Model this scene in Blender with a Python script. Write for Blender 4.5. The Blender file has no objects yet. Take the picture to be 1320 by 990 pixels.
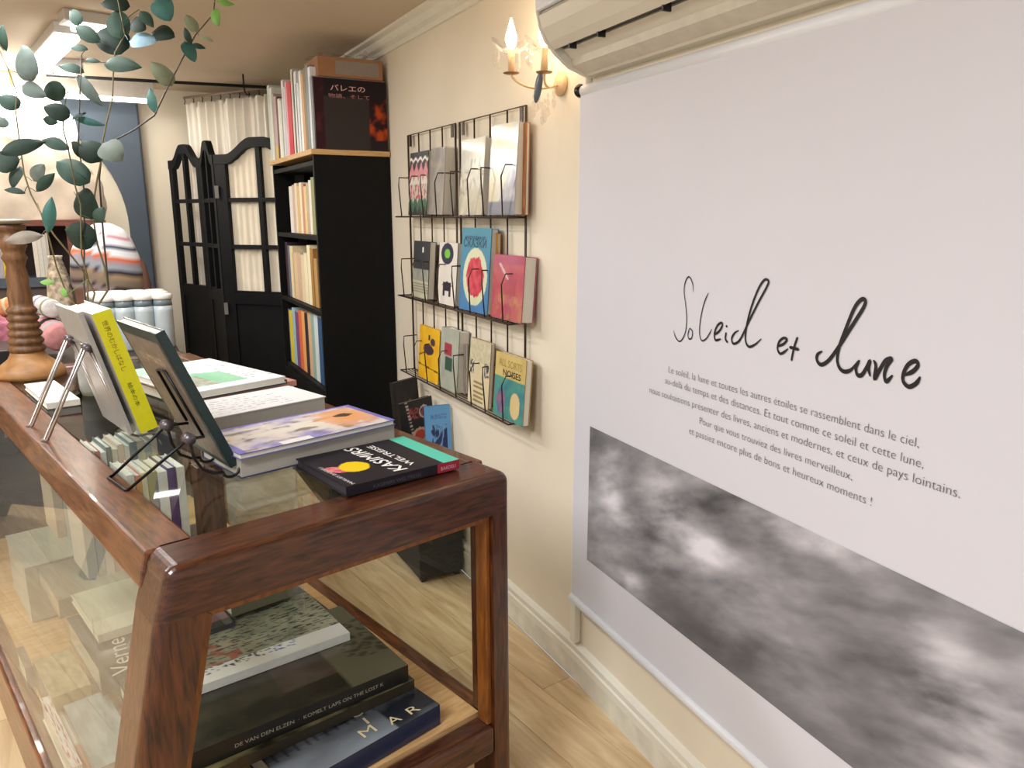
import bpy, bmesh, math, random
from math import sin, cos, tan, atan2, sqrt, pi, radians as R
from mathutils import Vector, Matrix, noise
random.seed(7)
SC = bpy.context.scene
COL = SC.collection

# ------------------------------------------------------------------ camera
F = 981.0; CX = 660.0; CY = 495.0; EYE = 1.5
PITCH = atan2(218, 981); AZ = R(28)
FW = Vector((sin(AZ)*cos(PITCH), cos(AZ)*cos(PITCH), -sin(PITCH)))
RT = Vector((cos(AZ), -sin(AZ), 0)); UP = RT.cross(FW)
O = Vector((0, 0, EYE))
cam = bpy.data.cameras.new('camera'); cam.sensor_width = 36; cam.lens = 36*F/1320
cam.clip_start = 0.02
camo = bpy.data.objects.new('camera', cam); COL.objects.link(camo)
camo.matrix_world = Matrix.Translation(O) @ Matrix((RT, UP, -FW)).transposed().to_4x4()
SC.camera = camo

# ------------------------------------------------------------------ world, exposure
w = bpy.data.worlds.new('world'); SC.world = w; w.use_nodes = True
w.node_tree.nodes['Background'].inputs[0].default_value = (.88, .93, 1.0, 1)
w.node_tree.nodes['Background'].inputs[1].default_value = .42
SC.view_settings.view_transform = 'Standard'; SC.view_settings.look = 'None'
SC.view_settings.gamma = 1; SC.view_settings.use_curve_mapping = False
SC.view_settings.exposure = 0.58
SC.cycles.transparent_max_bounces = 40

def area(name, loc, target, sx, sy, power, col):
    l = bpy.data.lights.new(name, 'AREA'); l.shape = 'RECTANGLE'; l.size = sx; l.size_y = sy
    l.energy = power; l.color = col
    o = bpy.data.objects.new(name, l); COL.objects.link(o); o.location = loc
    o.rotation_euler = (Vector(target)-Vector(loc)).to_track_quat('-Z', 'Y').to_euler()
    return o
area('ceiling_lamp_light', (-.9, .6, 2.25), (-.9, .6, 0), 1.2, .3, 30, (.93, .96, 1))
area('ceiling_lamp_light', (-1.3, 2.6, 2.25), (-1.3, 2.6, 0), 1.2, .3, 28, (.95, .97, 1))
area('ceiling_lamp_light', (-.2, 3.2, 2.25), (-.2, 3.2, 0), .15, 1.2, 14, (.97, .98, 1))
area('ceiling_lamp_light', (-.6, 5.0, 2.25), (-.6, 5.0, 0), 1.2, .12, 22, (1, .97, .9))

# ------------------------------------------------------------------ plane helpers (real planes of the room)
def ray(x, y): return FW*F + RT*(x-CX) - UP*(y-CY)
def onz(x, y, z): r = ray(x, y); return O + r*((z-EYE)/r.z)
def onx(x, y, X): r = ray(x, y); return O + r*(X/r.x)
def ony(x, y, Y): r = ray(x, y); return O + r*(Y/r.y)
def onpl(x, y, p, n): r = ray(x, y); return O + r*((Vector(p)-O).dot(n)/r.dot(n))
def ondepth(x, y, d): r = ray(x, y); h = Vector((FW.x, FW.y, 0)).normalized(); return O + r*(d/r.dot(h))

# ------------------------------------------------------------------ materials
def lin(h):
    h = h.lstrip('#'); c = [int(h[i:i+2], 16)/255 for i in (0, 2, 4)]
    return tuple((x/12.92 if x <= .04045 else ((x+.055)/1.055)**2.4) for x in c)
MATS = {}
def mat(name, hexc, rough=.6, metal=0, var=.06, scale=30, bump=0, stretch=None, coat=0):
    if name in MATS: return MATS[name]
    m = bpy.data.materials.new(name); m.use_nodes = True; nt = m.node_tree; n = nt.nodes
    b = n['Principled BSDF']; c = lin(hexc)
    b.inputs['Roughness'].default_value = rough; b.inputs['Metallic'].default_value = metal
    b.inputs['Coat Weight'].default_value = coat
    tc = n.new('ShaderNodeTexCoord'); mp = n.new('ShaderNodeMapping'); nz = n.new('ShaderNodeTexNoise')
    nt.links.new(tc.outputs['Object'], mp.inputs[0]); nt.links.new(mp.outputs[0], nz.inputs['Vector'])
    if stretch: mp.inputs['Scale'].default_value = stretch
    nz.inputs['Scale'].default_value = scale; nz.inputs['Detail'].default_value = 4
    rp = n.new('ShaderNodeValToRGB'); nt.links.new(nz.outputs['Fac'], rp.inputs[0])
    rp.color_ramp.elements[0].position = .3; rp.color_ramp.elements[1].position = .7
    rp.color_ramp.elements[0].color = tuple(x*(1-var) for x in c)+(1,)
    rp.color_ramp.elements[1].color = tuple(min(1, x*(1+var)) for x in c)+(1,)
    nt.links.new(rp.outputs[0], b.inputs['Base Color'])
    if bump:
        bp = n.new('ShaderNodeBump'); bp.inputs['Strength'].default_value = bump; bp.inputs['Distance'].default_value = .01
        nt.links.new(nz.outputs['Fac'], bp.inputs['Height']); nt.links.new(bp.outputs[0], b.inputs['Normal'])
    MATS[name] = m; return m
def cm(hexc, rough=.5): return mat('paint_'+hexc+str(rough), hexc, rough, var=.04, scale=60)
def wood(name, dark, light, rough=.35, scale=6, stretch=(12, 1.2, 12), coat=.0):
    if name in MATS: return MATS[name]
    m = bpy.data.materials.new(name); m.use_nodes = True; nt = m.node_tree; n = nt.nodes; b = n['Principled BSDF']
    b.inputs['Roughness'].default_value = rough; b.inputs['Coat Weight'].default_value = coat
    tc = n.new('ShaderNodeTexCoord'); mp = n.new('ShaderNodeMapping'); mp.inputs['Scale'].default_value = stretch
    oi = n.new('ShaderNodeObjectInfo'); ad = n.new('ShaderNodeVectorMath'); ad.operation = 'ADD'
    sc = n.new('ShaderNodeVectorMath'); sc.operation = 'SCALE'; sc.inputs[3].default_value = 37
    cb = n.new('ShaderNodeCombineXYZ'); nt.links.new(oi.outputs['Random'], cb.inputs[0]); nt.links.new(oi.outputs['Random'], cb.inputs[1])
    nt.links.new(cb.outputs[0], sc.inputs[0]); nt.links.new(tc.outputs['Object'], mp.inputs[0])
    nt.links.new(mp.outputs[0], ad.inputs[0]); nt.links.new(sc.outputs[0], ad.inputs[1])
    nz = n.new('ShaderNodeTexNoise'); nz.inputs['Scale'].default_value = scale; nz.inputs['Detail'].default_value = 8
    nz.inputs['Distortion'].default_value = .6; nt.links.new(ad.outputs[0], nz.inputs['Vector'])
    rp = n.new('ShaderNodeValToRGB'); e = rp.color_ramp.elements
    e[0].position = .32; e[1].position = .68; e[0].color = lin(dark)+(1,); e[1].color = lin(light)+(1,)
    nt.links.new(nz.outputs['Fac'], rp.inputs[0])
    hs = n.new('ShaderNodeHueSaturation'); mr = n.new('ShaderNodeMapRange')
    mr.inputs['To Min'].default_value = .88; mr.inputs['To Max'].default_value = 1.1
    nt.links.new(oi.outputs['Random'], mr.inputs[0]); nt.links.new(mr.outputs[0], hs.inputs['Value'])
    nt.links.new(rp.outputs[0], hs.inputs['Color']); nt.links.new(hs.outputs[0], b.inputs['Base Color'])
    bp = n.new('ShaderNodeBump'); bp.inputs['Strength'].default_value = .12; bp.inputs['Distance'].default_value = .004
    nt.links.new(nz.outputs['Fac'], bp.inputs['Height']); nt.links.new(bp.outputs[0], b.inputs['Normal'])
    MATS[name] = m; return m
def emis(name, col, s):
    m = bpy.data.materials.new(name); m.use_nodes = True; n = m.node_tree.nodes; b = n['Principled BSDF']
    b.inputs['Base Color'].default_value = col+(1,); b.inputs['Emission Color'].default_value = col+(1,)
    b.inputs['Emission Strength'].default_value = s; return m
def glass(name, tint=(.93, .97, .95), refl=.5, rough=0.02, film=0):
    m = bpy.data.materials.new(name); m.use_nodes = True; nt = m.node_tree; n = nt.nodes
    n.remove(n['Principled BSDF']); out = n['Material Output']
    t = n.new('ShaderNodeBsdfTransparent'); t.inputs[0].default_value = tint+(1,)
    g = n.new('ShaderNodeBsdfGlossy'); g.inputs['Roughness'].default_value = rough
    fr = n.new('ShaderNodeFresnel'); fr.inputs[0].default_value = 1.5
    mu = n.new('ShaderNodeMath'); mu.operation = 'MULTIPLY'; mu.inputs[1].default_value = refl
    ge = n.new('ShaderNodeNewGeometry'); fb_ = n.new('ShaderNodeMath'); fb_.operation = 'SUBTRACT'; fb_.inputs[0].default_value = 1
    nt.links.new(ge.outputs['Backfacing'], fb_.inputs[1]); f2 = n.new('ShaderNodeMath'); f2.operation = 'MULTIPLY'
    nt.links.new(fr.outputs[0], f2.inputs[0]); nt.links.new(fb_.outputs[0], f2.inputs[1])
    nt.links.new(f2.outputs[0], mu.inputs[0])
    mx = n.new('ShaderNodeMixShader'); nt.links.new(mu.outputs[0], mx.inputs[0])
    nt.links.new(t.outputs[0], mx.inputs[1]); nt.links.new(g.outputs[0], mx.inputs[2])
    last = mx
    if film:
        d = n.new('ShaderNodeBsdfDiffuse'); d.inputs[0].default_value = (.8, .8, .78, 1)
        m2 = n.new('ShaderNodeMixShader'); m2.inputs[0].default_value = film
        nt.links.new(mx.outputs[0], m2.inputs[1]); nt.links.new(d.outputs[0], m2.inputs[2]); last = m2
    nt.links.new(last.outputs[0], out.inputs[0]); return m
def attr_mat(name, rough=.5, spec=.5):
    m = bpy.data.materials.new(name); m.use_nodes = True; nt = m.node_tree; b = nt.nodes['Principled BSDF']
    b.inputs['Roughness'].default_value = rough; b.inputs['Specular IOR Level'].default_value = spec
    a = nt.nodes.new('ShaderNodeVertexColor'); a.layer_name = 'Col'
    nt.links.new(a.outputs[0], b.inputs['Base Color']); return m

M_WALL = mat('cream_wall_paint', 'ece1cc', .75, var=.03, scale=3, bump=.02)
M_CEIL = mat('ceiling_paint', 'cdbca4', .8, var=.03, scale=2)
M_TRIM = mat('ivory_trim_paint', 'ece8da', .5, var=.03, scale=12)
M_SKIRT = mat('worn_skirting_paint', 'e2decf', .7, var=.12, scale=14, bump=.3)
M_DARKW = wood('dark_walnut_wood', '2c1409', '5c3019', .3, 5, (3, 22, 22), coat=.25)
M_DARKWV = wood('dark_walnut_wood_legs', '2c1409', '63341a', .32, 5, (22, 22, 2.5), coat=.2)
M_DARKWL = wood('dark_walnut_wood_side_lit', '45230f', '7f4a27', .3, 5, (22, 2.5, 22), coat=.25)  # lighter than the front walnut: reflected light is put into the colour
M_BEAD = wood('golden_brown_bead', '6e3c14', '96591f', .35, 5, (14, 14, 3))
M_LIGHTW = wood('pale_oak', 'c79a62', 'dfb782', .4, 6, (2, 14, 14))
M_FLOOR = wood('oak_floor', 'c3a37a', 'e6cea4', .38, 3.2, (9, 1.1, 9))
M_CANDLE = wood('turned_wood', '54351c', '7f5733', .5, 6, (10, 10, 2))
M_BLACKC = mat('black_cabinet_paint', '060607', .6, var=.15, scale=8)
M_BLACKS = mat('black_screen_paint', '0d0e11', .5, var=.15, scale=10)
for m_ in (M_BLACKC, M_BLACKS): m_.node_tree.nodes['Principled BSDF'].inputs['Specular IOR Level'].default_value = .22
M_WIRE = mat('brown_black_wire', '47382f', .4, .5)
M_BWIRE = mat('black_wire', '0c0c0e', .35, .3)
M_SWIRE = mat('silver_wire', 'a9a3a0', .3, .9)
M_BANNER = mat('white_banner_fabric', 'd9d8e0', .7, var=.012, scale=2.5)
M_WHITEP = mat('white_plastic', 'e9ebf0', .35, var=.01)
M_ACB = mat('ivory_plastic', 'd9d2c2', .35, var=.02, scale=4)
M_DKPL = mat('dark_plastic', '151415', .35)
M_PAGES = mat('paper_pages', 'ddd8cb', .8, var=.12, scale=200, stretch=(1, 1, 14))
M_PAGEG = mat('paper_pages_grey', 'a9a59d', .8, var=.12, scale=200, stretch=(1, 1, 14))
M_ART = attr_mat('printed_art', .42); M_ARTM = attr_mat('printed_matte', .75, .2); M_ARTG = attr_mat('printed_gloss', .2)
M_INK = cm('141214'); M_INKG = cm('55525a'); M_WHITE = cm('f0f0ee')
M_GLASS = glass('case_glass', (.95, .975, .96), .9)
M_GLASSF = glass('case_side_glass', (.90, .91, .88), 1.2, film=.04)  # whitish diffuse film paints a milky reflection into the left side glass
M_FILM = glass('clear_plastic_wrap', (.95, .95, .95), 1.3, .10, film=.03)
M_CRYSTAL = glass('crystal', (.97, .94, .92), 2.0, .05, film=.1)
M_CURT = mat('cream_curtain_cloth', 'f3ece0', .85, var=.04, scale=6)
M_BLUEG = mat('slate_blue_panel_paint', '4a5663', .6, var=.06, scale=4)

# ------------------------------------------------------------------ object helpers
def link(name, me, m=None, parent=None, mw=None):
    o = bpy.data.objects.new(name, me); COL.objects.link(o)
    if m is not None and me is not None:
        if not me.materials: me.materials.append(m)
    if parent is not None: o.parent = parent
    if mw is not None:
        if parent is None: o.matrix_world = mw
        else: o.matrix_local = mw
    return o
def tag(o, label, cat, group=None, kind=None):
    if label: o['label'] = label
    if cat: o['category'] = cat
    if group: o['group'] = group
    if kind: o['kind'] = kind
    return o
def thing(name, label, cat, mw=None, group=None):
    o = bpy.data.objects.new(name, None); COL.objects.link(o); o.empty_display_size = .05
    if mw is not None: o.matrix_world = mw if isinstance(mw, Matrix) else Matrix.Translation(mw)
    return tag(o, label, cat, group)
def struct(o): o['kind'] = 'structure'; return o
def bmesh_obj(name, bm, m, parent=None, mw=None, smooth=False, bevel=0, seg=2):
    me = bpy.data.meshes.new(name); bm.normal_update(); bm.to_mesh(me); bm.free()
    if smooth:
        for p in me.polygons: p.use_smooth = True
    o = link(name, me, m, parent, mw)
    if bevel:
        md = o.modifiers.new('bevel', 'BEVEL'); md.width = bevel; md.segments = seg; md.limit_method = 'ANGLE'; md.angle_limit = R(40)
    return o
def bbox(bm, x0, x1, y0, y1, z0, z1, mw=None):
    vs = [bm.verts.new((x, y, z)) for z in (z0, z1) for y in (y0, y1) for x in (x0, x1)]
    for f in ((0, 2, 3, 1), (4, 5, 7, 6), (0, 1, 5, 4), (2, 6, 7, 3), (0, 4, 6, 2), (1, 3, 7, 5)):
        bm.faces.new([vs[i] for i in f])
    if mw is not None: bmesh.ops.transform(bm, matrix=mw, verts=vs)
    return vs
def box(name, dims, m, parent=None, mw=None, bevel=0):
    bm = bmesh.new(); bbox(bm, *dims); return bmesh_obj(name, bm, m, parent, mw, bevel=bevel)
def prism(bm, pts, z0, z1, axes=(0, 1, 2)):
    """polygon in local a,b plane extruded along c"""
    def mk(a, b, c):
        v = [0, 0, 0]; v[axes[0]] = a; v[axes[1]] = b; v[axes[2]] = c; return bm.verts.new(v)
    lo = [mk(a, b, z0) for a, b in pts]; hi = [mk(a, b, z1) for a, b in pts]
    n = len(pts); bm.faces.new(lo[::-1]); bm.faces.new(hi)
    for i in range(n): bm.faces.new((lo[i], lo[(i+1) % n], hi[(i+1) % n], hi[i]))
    bmesh.ops.recalc_face_normals(bm, faces=bm.faces[:])
def tube(bm, pts, r, n=8, closed=False):
    pts = [Vector(p) for p in pts]; rs = r if isinstance(r, (list, tuple)) else [r]*len(pts)
    rings = []; N = len(pts); prev = None
    for i, p in enumerate(pts):
        a = pts[(i-1) % N] if (closed or i > 0) else p; b = pts[(i+1) % N] if (closed or i < N-1) else p
        t = (b-a).normalized() if (b-a).length > 1e-9 else Vector((0, 0, 1))
        u = (prev - t*prev.dot(t)) if prev is not None else t.orthogonal()
        if u.length < 1e-6: u = t.orthogonal()
        u.normalize(); prev = u; v = t.cross(u)
        rings.append([bm.verts.new(p+(u*cos(2*pi*k/n)+v*sin(2*pi*k/n))*rs[i]) for k in range(n)])
    for i in range(N if closed else N-1):
        A, B = rings[i], rings[(i+1) % N]
        for k in range(n): bm.faces.new((A[k], A[(k+1) % n], B[(k+1) % n], B[k]))
    if not closed: bm.faces.new(rings[0][::-1]); bm.faces.new(rings[-1])
def tube_obj(name, pts, r, m, parent=None, n=8, closed=False, mw=None):
    bm = bmesh.new(); tube(bm, pts, r, n, closed); return bmesh_obj(name, bm, m, parent, mw, smooth=True)
def lathe(bm, prof, n=24, c=(0, 0, 0)):
    rings = []
    for r, z in prof:
        rings.append([bm.verts.new((c[0]+r*cos(2*pi*k/n), c[1]+r*sin(2*pi*k/n), c[2]+z)) for k in range(n)])
    for A, B in zip(rings, rings[1:]):
        for k in range(n): bm.faces.new((A[k], A[(k+1) % n], B[(k+1) % n], B[k]))
    bm.faces.new(rings[0][::-1]); bm.faces.new(rings[-1])
def lathe_obj(name, prof, m, parent=None, mw=None, n=24):
    bm = bmesh.new(); lathe(bm, prof, n); return bmesh_obj(name, bm, m, parent, mw, smooth=True)
def frame(o, x, y, z=None):
    x = Vector(x).normalized(); y = Vector(y); y = (y-x*y.dot(x)).normalized(); z = x.cross(y)
    m = Matrix((x, y, z)).transposed().to_4x4(); m.translation = Vector(o); return m
def art(name, w, h, fn, parent, mw, nx=40, ny=40, m=None, label=None):
    """flat print: a grid w x h in local XY, colours from fn(u,v) as sRGB hex or linear tuple"""
    vs = []; fs = []; cols = []
    for j in range(ny+1):
        for i in range(nx+1):
            vs.append((w*i/nx, h*j/ny, 0)); c = fn(i/nx, j/ny); cols.append(lin(c) if isinstance(c, str) else c)
    for j in range(ny):
        for i in range(nx):
            a = j*(nx+1)+i; fs.append((a, a+1, a+nx+2, a+nx+1))
    me = bpy.data.meshes.new(name); me.from_pydata(vs, [], fs)
    at = me.color_attributes.new('Col', 'FLOAT_COLOR', 'POINT')
    at.data.foreach_set('color', [x for c in cols for x in (*c, 1)])
    o = link(name, me, m or M_ART, parent, mw)
    if label: o['label'] = label
    return o
def mixc(a, b, t):
    a = lin(a) if isinstance(a, str) else a; b = lin(b) if isinstance(b, str) else b
    t = max(0, min(1, t)); return tuple(x*(1-t)+y*t for x, y in zip(a, b))
def nz(u, v, s=5, seed=0): return noise.fractal(Vector((u*s, v*s, seed)), 1.0, 2.0, 5)
def text(name, body, m, parent, mw, width=None, size=.02, bold=0, align='LEFT', height=None, shear=0, sp=1):
    cu = bpy.data.curves.new(name, 'FONT'); cu.body = body; cu.size = 1; cu.offset = bold; cu.align_x = 'LEFT'
    cu.resolution_u = 3; cu.shear = shear; cu.space_character = sp
    t = bpy.data.objects.new('tmp', cu); COL.objects.link(t)
    dg = bpy.context.evaluated_depsgraph_get(); me = bpy.data.meshes.new_from_object(t.evaluated_get(dg))
    bpy.data.objects.remove(t); bpy.data.curves.remove(cu)
    if not me.vertices: return None
    xs = [v.co.x for v in me.vertices]; ys = [v.co.y for v in me.vertices]
    sx = sy = size
    if width: sx = width/(max(xs)-min(xs)); sy = sx
    if height: sy = height/(max(ys)-min(ys)); sx = sx if width else sy
    x0 = min(xs); off = 0 if align == 'LEFT' else (max(xs)-x0)*sx/2
    for v in me.vertices: v.co = Vector(((v.co.x-x0)*sx-off, v.co.y*sy, 0))
    me.name = name
    return link(name, me, m, parent, mw)
def text_line(body, m, root, z, p0, p1, height, off=.0016, bold=0, shear=0):
    a = root.matrix_world.inverted()@onz(*p0, z); b = root.matrix_world.inverted()@onz(*p1, z); d = b-a
    mw = Matrix.Translation((a.x, a.y, a.z+off))@Matrix.Rotation(atan2(d.y, d.x), 4, 'Z')
    return text('lettering', body, m, root, mw, width=d.length, height=height, bold=bold, shear=shear)
TR = Matrix.Translation
def RZ(a): return Matrix.Rotation(a, 4, 'Z')

# ------------------------------------------------------------------ books
def book(name, w, h, t, cover, mw, label, cat='book', group=None, pages=None, art_fn=None, back_fn=None, art_m=None, n=28, wrap=False):
    """spine along local Y at x=0, width w on X, height h on Y, thickness t on Z"""
    r = thing(name, label, cat, mw, group)
    bm = bmesh.new(); c = min(.0025, t*.12)
    prism(bm, [(0, 0), (w, 0), (w, c), (c, c), (c, t-c), (w, t-c), (w, t), (0, t)], 0, h, (0, 2, 1))
    bmesh_obj('cover', bm, cover, r, bevel=0)
    box('pages', (c, w-.003, .003, h-.003, c, t-c), pages or M_PAGES, r)
    if art_fn: art('cover_print', w, h, art_fn, r, TR((0, 0, t+.0004)), n, n, art_m)
    if wrap:
        box('plastic_wrap', (-.002, w+.002, -.002, h+.002, -.001, t+.002), M_FILM, r)
    return r

# ------------------------------------------------------------------ room
CEIL = 2.29; WX = 1.248
def poly_clip(poly, x0, x1, y0, y1):
    def clip(ps, ax, val, keep_less):
        out = []
        for i in range(len(ps)):
            a = ps[i]; b = ps[(i+1) % len(ps)]
            ia = (a[ax] <= val) if keep_less else (a[ax] >= val); ib = (b[ax] <= val) if keep_less else (b[ax] >= val)
            if ia: out.append(a)
            if ia != ib:
                t = (val-a[ax])/(b[ax]-a[ax]); out.append((a[0]+t*(b[0]-a[0]), a[1]+t*(b[1]-a[1])))
        return out
    for ax, v, k in ((0, x0, False), (0, x1, True), (1, y0, False), (1, y1, True)):
        if poly: poly = clip(poly, ax, v, k)
    return poly
X0, Y0, Y1 = -2.6, -.6, 5.66
floor = struct(box('floor', (X0, 1.24, Y0, Y1, -.06, -.008), mat('floor_joint', '8a6238', .8)))
fa = R(8); du = Vector((cos(fa), sin(fa))); dv = Vector((-sin(fa), cos(fa)))
pw, pl = .152, 1.25
for i in range(-22, 20):
    off = random.random()*pl
    for j in range(-3, 8):
        a = i*pw; b = j*pl+off; g = .0008
        q = [du*x+dv*y for x, y in ((a+g, b+g), (a+pw-g, b+g), (a+pw-g, b+pl-g), (a+g, b+pl-g))]
        p = poly_clip([tuple(v) for v in q], X0, 1.232, Y0, Y1)
        if len(p) < 3: continue
        bm = bmesh.new(); c = sum((Vector(v) for v in p), Vector((0, 0)))/len(p)
        rot = RZ(fa); inv = rot.inverted()
        prism(bm, [tuple((inv@Vector((v[0]-c.x, v[1]-c.y, 0))).xy) for v in p], -.008, 0)
        bmesh_obj('floor_plank', bm, M_FLOOR, floor, TR((c.x, c.y, 0))@rot)
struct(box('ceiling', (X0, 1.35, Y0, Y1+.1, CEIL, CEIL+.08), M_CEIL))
JY = 1.90                                  # the wall turns slightly here
struct(box('wall_right', (WX, WX+.12, JY, Y1, 0, CEIL), M_WALL))
A2 = R(3.2)
MN = TR((WX, JY, 0))@RZ(-A2)     # local -y runs towards the viewer along the near wall
struct(box('wall_right_near', (0, .12, -2.6, 0, 0, CEIL), M_WALL, None, MN))
struct(box('wall_back', (X0, WX, Y1, Y1+.1, 0, CEIL), M_WALL))
struct(box('wall_left', (X0-.1, X0, Y0, Y1, 0, CEIL), M_WALL))
def baseboard(name, L, mw, sgn):
    o = struct(box(name, (-.012, 0, min(0, sgn*L), max(0, sgn*L), 0, .075), M_SKIRT, None, mw))
    bm = bmesh.new()
    prof = [(0, .075), (-.016, .075), (-.016, .098), (-.011, .103), (-.011, .112), (-.017, .117), (-.017, .128), (-.009, .138), (0, .14)]
    prism(bm, prof, min(0, sgn*L), max(0, sgn*L), (0, 2, 1)); bmesh_obj('moulding', bm, M_TRIM, o)
    return o
baseboard('baseboard_right', 3.9-JY+.3, TR((WX, JY, 0)), 1)
baseboard('baseboard_right_near', 1.9, MN, -1)
o = struct(box('trim_1', (-.022, 0, -.030, .004, .14, 2.0), M_TRIM, None, MN, bevel=.004))      # corner strip
# panel moulding under the banner
# crown moulding
bm = bmesh.new(); prism(bm, [(0, 0), (-.07, 0), (-.07, -.012), (-.045, -.018), (-.03, -.04), (-.012, -.05), (-.012, -.07), (0, -.07)], JY, Y1, (0, 2, 1))
struct(bmesh_obj('trim_2', bm, M_TRIM, None, TR((WX, 0, CEIL))))
bm = bmesh.new(); prism(bm, [(0, 0), (-.07, 0), (-.07, -.012), (-.045, -.018), (-.03, -.04), (-.012, -.05), (-.012, -.07), (0, -.07)], -2.4, 0, (0, 2, 1))
struct(bmesh_obj('trim_3', bm, M_TRIM, None, MN@TR((0, 0, CEIL))))
# ------------------------------------------------------------------ ceiling lamps
M_TUBE = emis('lamp_diffuser', (1, .98, .94), 7)
M_LAMPB = mat('lamp_housing', 'c9c6c2', .4)
def batten(p0, p1, wd, label, group=None, e=None):
    p0 = Vector(p0); p1 = Vector(p1); d = p1-p0
    mw = frame(p0, d, Vector((-d.y, d.x, 0)))
    r = thing('ceiling_lamp', label, 'lamp', mw, group)
    L = d.length
    box('housing', (-.04, L+.04, -wd/2, wd/2, -.01, CEIL-p0.z), M_LAMPB, r, bevel=.006)
    box('diffuser', (0, L, -wd*.42, wd*.42, -.03, -.01), e or M_TUBE, r, bevel=.006)
    return r
zz = 2.255
batten((-.235, 5.05, zz), (-.035, 3.95, zz), .11, 'long white box lamp on the ceiling running towards the eucalyptus leaves')
batten((-.01, 3.72, zz), (.13, 3.75, zz), .12, 'short white ceiling lamp nearest the camera behind eucalyptus leaves')
batten((-.13, 4.85, zz), (-.03, 4.84, zz), .1, 'small white ceiling lamp beside the long box lamp')
batten((-1.5, 5.4, 2.20), (.34, 5.4, 2.20), .07, 'bright strip lamp under the ceiling along the back wall')

# ------------------------------------------------------------------ arched partition
bm = bmesh.new()
pc = []
ax1 = ony(168, 300, 5.6).x; axc = -.30; ra = ax1-axc; zs = 1.42
outer = [(-1.9, 0), (-1.9, 2.215), (.285, 2.215), (.285, 0)]
arc = [(ax1, 0)] + [(axc+ra*cos(a), zs+ra*1.32*sin(a)) for a in [pi*k/28 for k in range(29)]] + [(axc-ra, 0)]
prism(bm, outer+arc, 5.60, 5.66, (0, 2, 1))
part = struct(bmesh_obj('wall_arch_partition', bm, M_BLUEG))
struct(box('trim_5', (.286, .296, 5.595, 5.66, 0, 2.22), mat('dark_edge', '2c2f35'), None))

# ------------------------------------------------------------------ case (display table)
TA = Vector((.036, 1.305, 0)); TANG = R(13.8); MT = TR(TA)@RZ(TANG)
def T(u, v, z): return MT@Vector((u, v, z))
UV = (MT.to_3x3()@Vector((1, 0, 0))); VV = (MT.to_3x3()@Vector((0, 1, 0)))
def tz(x, y, z): return MT.inverted()@onz(x, y, z)
def tv(x, y, v): return MT.inverted()@onpl(x, y, T(0, v, 0), VV)
W = .775; L = 2.16; H = .92; SPL = .22
def lu(z): return -SPL*(H-z)           # left side slopes outwards below
case = thing('display_case', 'dark walnut display case with glass top and sides, holding books', 'display case', MT)
def bev(bm, cond, wd, seg):
    es = [e for e in bm.edges if cond(e.verts[0].co, e.verts[1].co)]
    bmesh.ops.bevel(bm, geom=es, offset=wd, segments=seg, profile=.5, affect='EDGES', clamp_overlap=True)
# front rail (arched ends)
def railpoly(z0):
    p = [(lu(z0), z0)]
    r = .028
    p += [(0+r-r*cos(a), H-r+r*sin(a)) for a in [pi/2*k/6 for k in range(7)]]
    p += [(W-r+r*sin(a), H-r+r*cos(a)) for a in [pi/2*k/6 for k in range(7)]]
    p += [(W, z0)]; return p
zr = .822
bm = bmesh.new(); prism(bm, railpoly(zr), 0, .112, (0, 2, 1)); bev(bm, lambda a, b: abs(a.y) < 1e-6 and abs(b.y) < 1e-6 and not (a.z < zr+1e-4 and b.z < zr+1e-4), .020, 6); bmesh_obj('rail', bm, M_DARKW, case, smooth=False)
bm = bmesh.new(); prism(bm, railpoly(zr), L-.09, L, (0, 2, 1)); bmesh_obj('rail', bm, M_DARKW, case, bevel=.014, seg=4)
def leg(u0t, u1t, v0, v1, left):
    bm = bmesh.new()
    if left: p = [(lu(zr), zr), (lu(0), 0), (lu(0)+.09, 0), (.085+lu(zr), zr)]
    else: p = [(u0t, zr), (u0t+.004, 0), (W+.008, 0), (W, zr)]
    prism(bm, p, v0, v1, (0, 2, 1)); fy = v0 if v0 < .1 else v1
    out = (lambda c: c.x < lu(c.z)+.001) if left else (lambda c: c.x > W-.001)
    bev(bm, lambda a, b: abs(a.y-fy) < 1e-6 and abs(b.y-fy) < 1e-6 and abs(a.z-b.z) > .1 and out(a) and out(b), .020, 6)
    return bmesh_obj('leg', bm, M_DARKWV, case)
leg(0, .072, 0, .110, True); leg(W-.055, W, 0, .085, False)
leg(0, .072, L-.075, L, True); leg(W-.055, W, L-.085, L, False)
# side rails: top face width .09
bm = bmesh.new(); prism(bm, [(0.0, H), (.088, H), (.088, H-.02), (.05, H-.02), (.05, .852), (lu(.852), .852)], .1, L-.08, (0, 2, 1)); bmesh_obj('rail', bm, M_DARKWL, case, bevel=.006)
bm = bmesh.new(); prism(bm, [(W, .845), (W, H), (W-.07, H), (W-.07, H-.02), (W-.045, H-.02), (W-.045, .845)], .1, L-.08, (0, 2, 1)); bmesh_obj('rail', bm, M_DARKWL, case, bevel=.006)
# inner golden bead of the front opening
def bead(pts, v0, v1):
    bm = bmesh.new(); prism(bm, pts, v0, v1, (0, 2, 1)); bmesh_obj('bead', bm, M_BEAD, case, bevel=.002)
zb = .27
bead([(lu(zr)+.085, zr), (W-.055, zr), (W-.068, zr-.016), (lu(zr)+.10, zr-.016)], .012, .05)
bead([(W-.055, zr), (W-.052, zb), (W-.066, zb), (W-.068, zr-.016)], .012, .05)
bead([(lu(zr)+.085, zr), (lu(zb)+.085, zb), (lu(zb)+.10, zb), (lu(zr)+.10, zr-.016)], .012, .05)
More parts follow.
